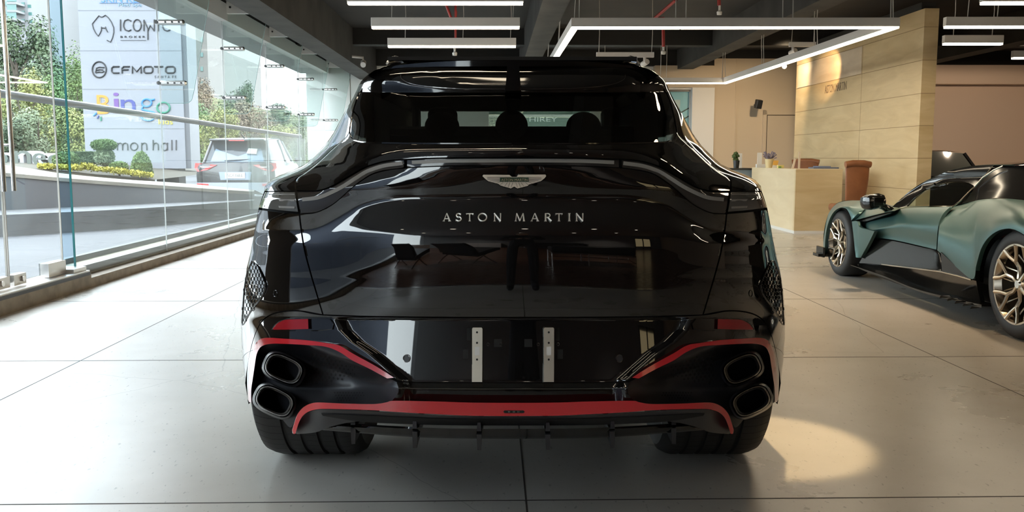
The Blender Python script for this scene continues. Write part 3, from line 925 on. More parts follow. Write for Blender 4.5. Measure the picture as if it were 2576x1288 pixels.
# --- totem sign
sign_w = mat('sign_white', (.265, .28, .32), .5)
ink = mat('sign_black', (.006, .006, .008), .6)
def totem():
    Y = 24.0
    a, b = P(217, 424, Y), P(468, 424, Y); zt = P(217, -140, Y).z; zb = a.z
    t = thing('totem_sign', 'tall white totem sign with five shop names standing outside the glass', 'sign', ((a.x + b.x) / 2, Y, .3))
    m = MB(); m.box(((a.x + b.x) / 2 - .0, Y + .35, (zb + zt) / 2), (b.x - a.x, .7, zt - zb)); m.build('panel', sign_w, t)
    m = MB(); m.box((b.x + .06, Y + .4, (zb + zt) / 2), (.14, .72, zt - zb)); m.build('side_band', mat('sign_side', (.12, .13, .15), .6), t)
    m = MB(); m.box(((a.x + b.x) / 2 + .8, Y + .35, zb / 2), (.6, .5, zb)); m.build('foot', kerb_m, t)
    m = MB()
    for y in (26, 127, 224, 323):
        z = P(300, y, Y).z; m.box(((a.x + b.x) / 2, Y - .001, z), (b.x - a.x, .012, .02))
    m.build('panel_joint', mat('sign_joint', (.22, .235, .27), .6), t)
    Yf = Y - .015
    X = lambda px, py: P(px, py, Yf)
    def word(s, x0, x1, y0, y1, mt, nm='lettering'):
        p, q = X(x0, y1), X(x1, y0); m = MB()
        text_fit(m, s, p, (1, 0, 0), (0, 0, 1), q.x - p.x, q.z - p.z, -.02)
        return m.build(nm, mt, t)
    def strokes(lines, wpx, mt, nm):
        m = MB()
        for L in lines: m.tube([X(*p) for p in L], wpx / FPX * Y / 2, 8)
        return m.build(nm, mt, t)
    blue = mat('sign_blue', (.035, .12, .30), .6); lblue = mat('sign_pale_blue', (.11, .18, .27), .6)
    word('SKIN KLINIK', 254, 396, -14, 6, blue); word('Med Spa', 298, 356, 8, 19, lblue)
    strokes([[(250, 7.5), (402, 7.5)]], 1.2, blue, 'underline')
    # iconic: a face in outline
    strokes([[(232, 60), (240, 50), (249, 39), (252, 42), (257, 43), (262, 40), (265, 38)], [(265, 38), (274, 46), (281, 57), (286, 70), (286, 82), (283, 95), (278, 106), (269, 101)],
             [(232, 60), (235, 72), (240, 82), (247, 91), (252, 83), (255, 76), (255, 67)], [(255, 70), (266, 71)], [(265, 67), (267, 74), (271, 81)]], 2.2, ink, 'emblem')
    strokes([[(303, 49), (303, 78)], [(330, 53), (322, 49), (314, 52), (311, 60), (311, 67), (315, 75), (323, 78), (330, 75)],
             [(345 + 10 * cos(k * pi / 8), 63.5 + 14.5 * sin(k * pi / 8)) for k in range(17)], [(362, 78), (362, 50)], [(362, 50), (372, 72), (372, 100)], [(372, 78), (388, 78)][:1] + [(378, 64), (388, 78)], [(388, 78), (388, 49)], [(398, 50), (398, 78)],
             [(428, 53), (421, 49), (413, 52), (409, 60), (409, 67), (413, 75), (421, 78), (428, 75)]], 3.0, ink, 'lettering')
    word('B R O K E R', 303, 365, 90, 95, ink); strokes([[(303, 101.5), (367, 101.5)]], 1.0, ink, 'underline')
    # second shop: ringed emblem and wide letters
    strokes([[(249.5 + 17.5 * cos(k * pi / 12), 175 + 20 * sin(k * pi / 12)) for k in range(25)]], 3.4, ink, 'emblem')
    strokes([[(240, 183), (243, 171), (250, 169), (262, 170)], [(243, 177), (251, 175), (259, 176)], [(241, 183), (250, 181), (257, 182), (262, 179)]], 3.0, ink, 'emblem')
    cf = []
    def L(x, lines): cf.extend([[(x + a, 166.5 + b) for a, b in l] for l in lines])
    L(280, [[(20, 1), (5, 1), (1, 5), (1, 13), (5, 17), (20, 17)]]); L(306, [[(20, 1), (5, 1), (1, 5), (1, 18)], [(2, 9), (17, 9)]])
    L(332, [[(1, 18), (1, 1), (12, 14), (23, 1), (23, 18)]]); L(361, [[(5, 1), (19, 1), (23, 5), (23, 13), (19, 17), (5, 17), (1, 13), (1, 5), (5, 1)]])
    L(388, [[(0, 1), (22, 1)], [(11, 1), (11, 18)]]); L(416, [[(5, 1), (20, 1), (24, 5), (24, 13), (20, 17), (5, 17), (1, 13), (1, 5), (5, 1)]])
    strokes(cf, 4.0, ink, 'lettering'); word('S A N T A  F E', 389, 443, 190, 196, mat('sign_grey', (.05, .052, .06), .6))
    # third shop: coloured letters
    org = mat('sign_orange', (.34, .145, .012), .6); pur = mat('sign_purple', (.075, .03, .15), .6); nav = mat('sign_navy', (.022, .032, .15), .6)
    sky_ = mat('sign_sky', (.02, .12, .29), .6); grn = mat('sign_green', (.008, .12, .075), .6); yel = mat('sign_yellow', (.32, .28, .02), .6)
    word('B', 245, 276, 239, 287, org); word('i', 287, 298, 233, 285, pur); word('n', 305, 340, 250, 286, nav)
    strokes([[(252, 246), (252, 281)], [(260, 250), (265, 252), (266, 256), (261, 259)], [(260, 266), (267, 268), (268, 275), (261, 279)]], 1.5, mat('sign_orange_pale', (.34, .24, .10), .6), 'inline')
    C_ = lambda pts: [tuple(p[:2]) for p in spline(V2_(pts), 30)]
    V2_ = lambda pts: [Vector((x, y, 0)) for x, y in pts]
    strokes([[(369 + 12 * cos(k * pi / 10), 259 + 9.5 * sin(k * pi / 10)) for k in range(21)], [(378, 252), (389, 250)], C_([(361, 267), (357, 275), (370, 279), (388, 284), (391, 295), (378, 303), (362, 301), (355, 293), (359, 284)])], 5, sky_, 'lettering')
    strokes([[(411 + 16 * cos(k * pi / 10), 271 + 13 * sin(k * pi / 10)) for k in range(21)]], 5, grn, 'lettering')
    word('kids', 399, 434, 299, 313, yel)
    strokes([[(235, 291), (243, 285)]], 5, sky_, 'dash'); strokes([[(245, 298), (248, 291)]], 4, nav, 'dash'); strokes([[(254, 293), (254, 304)]], 4, grn, 'dash')
    # fourth shop: thin rounded letters
    hh = []
    def n_(x): hh.append([(x, 378), (x, 359)]); hh.append([(x, 366), (x + 3, 360.5), (x + 8, 359.5), (x + 12, 362), (x + 13, 368), (x + 13, 378)])
    def h_(x): hh.append([(x, 378), (x, 352)]); hh.append([(x, 366), (x + 3, 360.5), (x + 8, 359.5), (x + 12, 362), (x + 13, 368), (x + 13, 378)])
    def a_(x): hh.append([(x + 7 + 7 * cos(k * pi / 8), 369 + 9.5 * sin(k * pi / 8)) for k in range(17)]); hh.append([(x + 14, 359), (x + 14, 378)])
    h_(236); a_(256); hh.append([(281, 378), (281, 359)]); hh.append([(281, 366), (284, 360.5), (290, 359.5)])
    n_(295); hh.append([(308, 366), (311, 360.5), (316, 359.5), (320, 362), (321, 368), (321, 378)])
    hh.append([(337 + 9 * cos(k * pi / 8), 368.5 + 9.5 * sin(k * pi / 8)) for k in range(17)]); n_(356)
    h_(385); a_(407); hh.append([(432, 352), (432, 378)]); hh.append([(443, 352), (443, 378)])
    strokes(hh, 2.8, mat('sign_charcoal', (.02, .022, .026), .6), 'lettering')
totem()

m = MB(); m.add([(-9.0, 19.9, .12), (-4.9, 19.9, .12), (-4.9, 30, .12), (-9.0, 30, .12), (-9.0, 19.9, -.1), (-4.9, 19.9, -.1), (-4.9, 30, -.1), (-9.0, 30, -.1)], [(0, 1, 2, 3), (0, 4, 5, 1), (1, 5, 6, 2), (2, 6, 7, 3), (3, 7, 4, 0)])
tag(m.build('road', asphalt), kind='structure')
# --- planting bed in front of the sign
t_soil = MB()
bed = [P(-700, 380, 18.5), P(0, 418, 18.5), P(200, 436, 18.8), P(390, 452, 19.2)]
bed2 = [Vector((p.x - 1.0, p.y + 10, p.z + .1)) for p in bed]
lo = [Vector((p.x, p.y, -.1)) for p in bed]
t_soil.grid([lo, bed, bed2], False); tag(t_soil.build('planting_bed', soil), kind='structure')
def shrub(name, label, px, ytop, ybot, wpx, Y, lm, seed, n=2600, shape='ball', stem=None):
    top, bot = P(px, ytop, Y), P(px, ybot, Y); w = wpx / FPX * Y / 2; h = (top.z - bot.z)
    t = thing(name, label, 'shrub', (bot.x, bot.y, bot.z))
    g = random.Random(seed); vs, fs = [], []
    for i in range(n):
        u = g.random(); a = g.uniform(0, 2 * pi)
        if shape == 'cone': r = w * sqrt(max(0, 1 - u ** 1.8)) ; zz = u * h
        elif shape == 'box': r = w; zz = u * h
        else: r = w * sqrt(max(0, 1 - (2 * u - 1) ** 2)); zz = u * h
        if shape == 'box':
            p = Vector((g.uniform(-w, w), g.choice((-1, 1)) * w * .4 if g.random() < .7 else g.uniform(-.4, .4) * w, zz))
            if g.random() < .3: p.z = h
        else: p = Vector((r * cos(a), r * sin(a), zz)) * g.uniform(.95, 1.04)
        s = .035 * g.uniform(.7, 1.4)
        d1 = Vector((g.gauss(0, 1), g.gauss(0, 1), g.gauss(0, 1))).normalized(); d2 = d1.cross(Vector((g.gauss(0, 1), g.gauss(0, 1), g.gauss(0, 1)))).normalized()
        p += bot; k = len(vs); vs += [p + d1 * s, p + d2 * s * .6, p - d1 * s, p - d2 * s * .6]; fs.append((k, k + 1, k + 2, k + 3))
    m = MB(); m.add(vs, fs); m.build('foliage', lm, t)
    if stem:
        m = MB(); m.tube([bot, bot + Vector((.02, 0, -stem))], .03, 8); m.build('stem', bark, t)
    else:
        m = MB(); m.tube([bot + Vector((0, 0, -.1)), bot + Vector((0, 0, h * .4))], .025, 8); m.build('stem', bark, t)
    return t
shrub('round_bush', 'round clipped green bush right of the sign letters', 167, 383, 424, 58, 19.6, LEAF[1], 3, 2200)
shrub('clipped_hedge', 'dark box hedge behind the round bush', 213, 384, 424, 52, 21.0, LEAF[0], 4, 2200, 'box')
tt = shrub('topiary_tree', 'cloud-clipped two-tier topiary in front of the lower left of the totem sign', 262, 352, 378, 56, 19.8, LEAF[1], 5, 2000, 'ball', .05)
t2 = shrub('topiary_tree', 'x', 264, 374, 416, 44, 19.8, LEAF[4], 6, 1800, 'ball', .1)
for c in list(t2.children): c.parent = tt; c.matrix_parent_inverse = Matrix.Translation(-tt.location)
bpy.data.objects.remove(t2)
shrub('conical_topiary', 'cone-shaped clipped green bush below the last shop name', 357, 384, 442, 50, 19.4, LEAF[1], 7, 2600, 'cone')
shrub('low_bush', 'low green bush under the cloud topiary', 300, 408, 432, 40, 19.3, LEAF[1], 8, 1500)
fl_m = leaf_mat('yellow_flowers', (.38, .36, .03), (.62, .55, .06))
g = random.Random(9); vs, fs = [], []
for i in range(6000):
    u = g.random(); px = 95 + 290 * u; yy = interp(px, [(95, 417), (240, 424), (300, 430), (385, 441)]) + g.gauss(0, 2.6)
    if 205 < px < 235: yy -= g.random() * 8
    p = P(px, yy, 18.9 + g.uniform(-.2, .2)); s = .03 * g.uniform(.6, 1.3)
    d1 = Vector((g.gauss(0, 1), g.gauss(0, 1), g.gauss(0, 1))).normalized(); d2 = d1.cross(Vector((g.gauss(0, 1), g.gauss(0, 1), g.gauss(0, 1)))).normalized()
    k = len(vs); vs += [p + d1 * s, p + d2 * s * .6, p - d1 * s, p - d2 * s * .6]; fs.append((k, k + 1, k + 2, k + 3))
m = MB(); m.add(vs, fs); tag(m.build('flower_border', fl_m), 'low border of yellow flowers along the ramp wall', 'flowers', kind='stuff')
# solid letters standing in the bed
face_m = mat('letter_face_green', (.10, .13, .11), .5); side_m = mat('letter_side_white', (.50, .52, .55), .4)
for s, x0, x1, y0, y1, lb in (('n', 36, 76, 379, 419, 'large dark-faced letter n with white sides standing in the planting bed'), ('e', 82, 114, 385, 417, 'dark-faced letter e between the n and the c in the planting bed'),
                              ('c', 121, 146, 389, 417, 'dark-faced letter c half hidden by the round bush'), ('o', -18, 18, 384, 416, 'dark-faced letter o at the left edge of the picture')):
    Y = 20.4; p, q = P(x0, y1, Y), P(x1, y0, Y)
    t = thing('sign_letter', lb, 'letter', ((p.x + q.x) / 2, Y, p.z), 'standing sign letters')
    m = MB(); text_fit(m, s, p, (1, 0, 0), (0, 0, 1), q.x - p.x, q.z - p.z, -.02); m.build('face', face_m, t)
    m = MB(); text_fit(m, s, p + Vector((-.14, .5, 0)), (1, 0, 0), (0, 0, 1), q.x - p.x, q.z - p.z, -.46)
    m.build('returns', side_m, t)

# outside colours darkened to offset the sky strength raised to light the room
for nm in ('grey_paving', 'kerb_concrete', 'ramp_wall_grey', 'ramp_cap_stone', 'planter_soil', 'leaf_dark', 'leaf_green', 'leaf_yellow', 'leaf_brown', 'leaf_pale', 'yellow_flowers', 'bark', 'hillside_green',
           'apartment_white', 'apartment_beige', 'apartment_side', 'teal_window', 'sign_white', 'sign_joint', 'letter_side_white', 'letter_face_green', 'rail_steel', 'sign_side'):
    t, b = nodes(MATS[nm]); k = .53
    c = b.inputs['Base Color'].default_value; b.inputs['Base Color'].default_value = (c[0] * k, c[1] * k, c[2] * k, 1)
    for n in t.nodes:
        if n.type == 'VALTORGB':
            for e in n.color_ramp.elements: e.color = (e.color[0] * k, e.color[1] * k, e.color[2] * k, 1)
# ------------------------------------------------------------------ the black SUV (car surface as depth over its rear outline)
paint = mat('black_paint', (.0035, .0033, .0035), .025, 0, Specular_IOR_Level=.55, Coat_Weight=.6, Coat_Roughness=.01)
gloss = mat('gloss_black_trim', (.003, .003, .003), .06)
satin = mat('satin_black', (.022, .022, .025), .36)
under = mat('under_shell_black', (.004, .004, .004), .8)
red = mat('red_lacquer', (.52, .016, .024), .16, 0, Coat_Weight=.5, Coat_Roughness=.05)
rubber = mat('tyre_rubber', (.014, .0135, .013), .6)
chrome = mat('chrome', (.86, .84, .80), .16, 1.0)
letter_m = mat('letter_silver', (.72, .69, .63), .38, .75)
dark_chrome = mat('dark_chrome', (.16, .155, .15), .16, 1.0)
tip_in = mat('pipe_inner_steel', (.45, .42, .39), .35, 1.0)
smoke = mat('smoked_lens', (.035, .032, .030), .04)
guide = mat('light_guide_grey', (.26, .25, .235), .3)
clear_lens = mat('clear_tail_lens', (.10, .10, .095), .05)
privacy = sheet_glass('privacy_glass', (.30, .32, .30), 1.0)
cabin_m = mat('cabin_black', (.004, .004, .004), .8)
XC = 1290.5
SIL = [(1100, 153), (1016, 158), (973, 166), (942, 177), (923, 190), (906, 208), (898, 226), (889, 245), (864, 288), (839, 335), (817, 366), (805, 378), (786, 397), (768, 413), (737, 428), (702, 441), (681, 453), (667, 468), (665, 481), (658, 500), (650, 527), (644, 560), (637, 600), (629, 640), (619, 680), (611, 730), (607, 770), (605.5, 805), (607, 850), (611, 910), (617, 965), (625, 1017)]
WTAB = [(y, XC - x) for x, y in SIL]
def Wpx(y): return sminterp(y, WTAB)
ATAB = [(150, .0), (230, .05), (360, .085), (440, .09), (475, .08), (600, .085), (700, .085), (800, .08), (1017, .06)]
BTAB = [(150, .15), (230, .34), (360, .52), (440, .46), (475, .32), (530, .34), (600, .50), (700, .64), (800, .72), (900, .68), (1017, .58)]
LINE = [(0, 410), (265, 413), (320, 420), (355, 430), (385, 443), (415, 463), (445, 488), (475, 512), (500, 525), (535, 532), (640, 536)]
ALPHA = [(362, 70), (374, 66), (378, 14), (386, 4), (397, 0), (420, -4), (432, -8), (484, -9), (492, -6), (497, 4), (504, 12), (520, 15.5), (545, 16.5), (572, 13), (590, 8), (605, 3.5), (622, .5), (700, -1.8), (745, -3), (775, -6), (795, -9), (799, 4), (810, 8), (900, 8.5), (955, 9), (964, 25), (974, 35), (979, 4), (1008, 0), (1030, -4), (1060, -20), (1130, -20)]
D0T = {}
def _profile():
    Y = 2.62; D0T[362] = Y
    for q in range(362, 1140):
        a = radians(interp(q + .5, ALPHA))
        z0, z1 = P(XC, q, Y).z, P(XC, q + 1, Y).z
        Y -= (z0 - z1) * tan(a)
        D0T[q + 1] = Y
_profile()
def D0(q):
    if q < 362: return interp(q, [(100, 3.12), (150, 3.08), (190, 3.03), (227, 2.96), (300, 2.78), (362, 2.62)])
    i = int(q); f = q - i
    i = min(i, 1138)
    return D0T[i] * (1 - f) + D0T[i + 1] * f
def sst(x): x = min(1, max(0, x)); return x * x * (3 - 2 * x)
def D(px, py):
    ax = abs(px - XC)
    s = sminterp(ax, LINE) - 410
    up = sst((py - 230) / 170.0)
    L = 410 + s
    w = 1 - sst((py - L - 8) / max(60.0, 640 - L))
    q = py - s * w * up
    t = min(1.0, ax / max(30.0, Wpx(py)))
    g = 1 - sqrt(max(0.0, 1 - t ** 6))
    return D0(q) + interp(py, ATAB) * t * t + interp(py, BTAB) * g
def Sf(p, off=0.0): return P(p[0], p[1], D(p[0], p[1]) - off)
def mir(pts): return [(2 * XC - x, y) for x, y in pts]
def both(pts): return list(pts) + mir(pts)[::-1]                       # left half -> whole width
def V2(pts): return [Vector((p[0], p[1], 0)) for p in pts]
def patch(top, bot, left, right, nu, nv, off=0.0, dep=None, shrink=1.2, skirt=.018, side=1, sharp=()):
    f = (lambda pts, n: poly(pts, n)) if sharp == 'all' else (lambda pts, n: spline(pts, n))
    if side < 0: top, bot, left, right = mir(top), mir(bot), mir(left), mir(right)
    T, B, Lf, Rg = f(V2(top), nu), f(V2(bot), nu), f(V2(left), nv), f(V2(right), nv)
    rows = coons(T, B, Lf, Rg)
    def pull(a, b):
        d = (b - a); l = d.length
        return a + d * min(.8, shrink / l) if l > 1e-6 else a
    rows[0] = [pull(a, b) for a, b in zip(rows[0], rows[1])]; rows[-1] = [pull(a, b) for a, b in zip(rows[-1], rows[-2])]
    for r in rows: r[0] = pull(r[0], r[1]); r[-1] = pull(r[-1], r[-2])
    dep = dep or D
    pts = [[P(p.x, p.y, dep(p.x, p.y) - off) for p in r] for r in rows]
    if skirt:
        bk = [[P(p.x, p.y, dep(p.x, p.y) - off + skirt) for p in r] for r in rows]
        pts = [[r[0]] + q + [r[-1]] for r, q in zip(bk, pts)]
        top_ = [bk[0][0]] + bk[0] + [bk[0][-1]]; bot_ = [bk[-1][0]] + bk[-1] + [bk[-1][-1]]
        pts = [top_] + pts + [bot_]
    m = MB(); m.grid(pts, True)
    return m
def prism(loop, off, back=0.0, dep=None, side=1, holes=()):
    """flat outline laid on the car's surface, standing proud by off"""
    dep = dep or D
    if side < 0: loop = mir(loop)
    tris = tessellate_polygon([V2(loop)])
    n = len(loop)
    vs = [P(x, y, dep(x, y) - off) for x, y in loop] + [P(x, y, dep(x, y) + back) for x, y in loop]
    fs = [tuple(t) for t in tris] + [(i, (i + 1) % n, (i + 1) % n + n, i + n) for i in range(n)]
    m = MB(); m.add(vs, fs)
    return m
def ribbon(m, pts, w, off, back=0.0, dep=None):
    """raised line of pixel width w (one number or one per point)"""
    dep = dep or D
    pts = [Vector((x, y, 0)) for x, y in pts]; n = len(pts)
    ws = w if isinstance(w, (list, tuple)) else [w] * n
    l, r = [], []
    for i, p in enumerate(pts):
        t = (pts[min(i + 1, n - 1)] - pts[max(i - 1, 0)]).normalized(); q = Vector((-t.y, t.x, 0)) * (ws[i] / 2)
        l.append(p + q); r.append(p - q)
    rows = []
    for i in range(n):
        a, b = l[i], r[i]; d = dep(pts[i].x, pts[i].y)
        rows.append([P(a.x, a.y, d + back), P(a.x, a.y, d - off), P(b.x, b.y, d - off), P(b.x, b.y, d + back)])
    m.grid(rows, False)
    m.add(rows[0], [(0, 1, 2, 3)]); m.add(rows[-1], [(3, 2, 1, 0)])
    return m

suv = thing('suv', 'glossy black luxury SUV with red trim, seen straight from behind in the middle', 'car', (0, 4.9, 0))
SIDES = (1, -1)
# --- outlines (left half, pixels of the photograph)
win_edge = [(905, 231), (893, 262), (884, 300), (879.5, 328), (883, 345), (895, 354), (930, 358.5), (1050, 360.5), (1170, 361)]
seam_up = [(904, 231), (889, 285), (877, 335), (856, 357), (831, 379), (799, 409), (765, 436), (747, 448), (743, 460), (745, 480)]
lens_top = [(747, 481), (799, 480.5), (833, 470.5), (864, 453.5), (895, 435), (926, 419), (966, 407), (1018, 401.5), (1150, 397.5)]
lens_bot = [(755, 538), (790, 536), (817, 526), (844, 510), (870, 487), (892, 468), (917, 450), (939, 437.5), (966, 430), (1018, 423), (1150, 417.5)]
seam_low = [(754, 538), (757.5, 570), (766, 624), (779, 676), (798, 741), (813, 792)]
bump_top = [(623, 1014), (622, 930), (634, 868), (649, 826), (668, 801), (700, 787), (750, 783), (813, 793), (950, 797), (1150, 799)]
red_out = [(624, 1006), (625, 955), (629, 915), (636, 880), (648, 858), (668, 850), (715, 852), (772, 856), (820, 863), (853, 869), (887, 889), (945, 921), (991, 950)]
red_in = [(632, 1012), (632, 980), (636, 952), (641, 918), (646, 890), (657, 872), (680, 865), (715, 865), (772, 868), (818, 872), (853, 885), (887, 907), (930, 928), (974, 952)]

m = patch([(905, 231), (1290.5, 231), (1676, 231)], [(930, 358.5), (1290.5, 361), (1651, 358.5)], win_edge[:7], mir(win_edge[:7]), 60, 24, .0, skirt=0)
m.build('rear_window', privacy, suv)
m = MB(); ribbon(m, [tuple(p[:2]) for p in spline(V2(both(win_edge)), 160)], 3.0, .004, .01); m.build('window_seal', gloss, suv)
m = patch(both(win_edge), both(lens_top), seam_up, mir(seam_up), 140, 34, .0)
m.build('tailgate_shoulder', paint, suv)
m = patch(both(lens_bot), both([(813, 792), (950, 796), (1150, 798)]), seam_low, mir(seam_low), 150, 90, .0)
tailgate = m.build('tailgate', paint, suv)
# light bar: centre lens and two sweeping ones, each with its guide
cen_top = [(1022, 401.5), (1150, 397.5)]; cen_bot = [(1022, 422.5), (1150, 417.5)]
m = patch(both(cen_top), both(cen_bot), [(1023, 402), (1023, 422)], mir([(1023, 402), (1023, 422)]), 60, 6, -.010)
lb = m.build('light_bar', smoke, suv)
m = MB(); ribbon(m, [tuple(p[:2]) for p in spline(V2(both([(1036, 408.5), (1150, 404.5)])), 60)], 9, -.006, .012); m.build('light_guide', guide, lb)
for s in SIDES:
    lt, lbm = lens_top[:8], lens_bot[:10]
    m = patch(lt, lbm, [(747, 481), (750, 510), (755, 538)], [(1017, 402), (1017, 422)], 60, 12, -.008, side=s)
    l_ = m.build('side_light_lens', smoke, suv)
    c = [(760, 502), (800, 497), (833, 484), (864, 468), (895, 448), (926, 430), (966, 417), (1013, 410.5)]
    c = c if s > 0 else mir(c)
    m = MB(); ribbon(m, [tuple(p[:2]) for p in spline(V2(c), 60)], 9.5, -.004, .012); m.build('light_guide', guide, l_)
    # quarter panel, tail lamp, fender
    qsil = [p for p in SIL if 226 <= p[1] <= 481]
    m = patch([(898.5, 226), (904, 230)], [(665.5, 481), (743, 481)], qsil, [(904, 230), (889, 285), (877, 335), (856, 357), (831, 379), (799, 409), (765, 436), (744, 449), (741, 462), (742, 481)], 14, 50, .0, side=s, skirt=.0, shrink=.8)
    m.build('quarter_panel', paint, suv)
    m = patch([(667, 482), (706, 481.5), (743, 482)], [(650, 523), (700, 530), (751, 534.5)], [(666, 482), (659, 499), (650, 523)], [(743, 482), (746, 505), (751, 534)], 24, 14, -.004, side=s)
    tl = m.build('tail_lamp', clear_lens, suv)
    for y0, y1 in ((490, 489.5), (503, 504), (519, 522)):
        m = MB(); c = [(676 if y0 < 500 else 664, y0), (705, (y0 + y1) / 2), (741, y1)]; c = c if s > 0 else mir(c)
        ribbon(m, c, 5, -.001, .012); m.build('lamp_strip', guide, tl)
    fsil = [p for p in SIL if 527 <= p[1] <= 965]
    m = patch([(650, 526), (700, 533), (753, 538)], [(618, 965), (622, 928), (634, 866), (649, 824), (668, 799), (700, 785), (750, 781), (811, 791)],
              fsil, [(752, 538), (755.5, 570), (764, 624), (777, 676), (796, 741), (811, 791)], 40, 60, .0, side=s, skirt=.0, shrink=.8)
    fd = m.build('rear_fender', paint, suv)
    # honeycomb side vent
    vl = [(634, 656), (643, 659), (655, 682), (668, 715), (664, 736), (654, 753), (641, 769), (630, 785), (620, 803), (612, 818), (609, 815), (611, 780), (614, 735), (621, 690)]
    m = prism(vl, .006, .02, side=s); sv = m.build('side_vent', mat('vent_black%d' % s, (.006, .006, .006), .5), suv)
    m = MB()
    for r_ in range(16):
        for c_ in range(9):
            hx = 612 + c_ * 7.6 + (r_ % 2) * 3.8; hy = 664 + r_ * 9.4
            a = [tuple(v) for v in vl]; ins = False
            for (x1, y1), (x2, y2) in zip(a, a[1:] + a[:1]):
                if (y1 > hy) != (y2 > hy) and hx < (x2 - x1) * (hy - y1) / (y2 - y1) + x1: ins = not ins
            if not ins: continue
            lp = [(hx + 4.1 * cos(k * pi / 3 + pi / 6), hy + 6.0 * sin(k * pi / 3 + pi / 6)) for k in range(7)]
            ribbon(m, lp if s > 0 else mir(lp), .9, .008, -.004)
    if m.v: m.build('honeycomb', gloss, sv)
    m = MB(); ribbon(m, [tuple(p[:2]) for p in spline(V2((vl if s > 0 else mir(vl)) + [(vl if s > 0 else mir(vl))[0]]), 60)], 3.5, .010, .0); m.build('vent_rim', gloss, sv)
    # parking sensor in the fender, reflector
    for (cx, cy, r_, par) in ((692, 738, 5.5, fd),):
        c = [(cx + r_ * .8 * cos(k * pi / 8), cy + 1.5 * r_ * sin(k * pi / 8)) for k in range(17)]
        m = MB(); ribbon(m, c if s > 0 else mir(c), 1.2, .003, .0); m.build('sensor_ring', gloss, par)

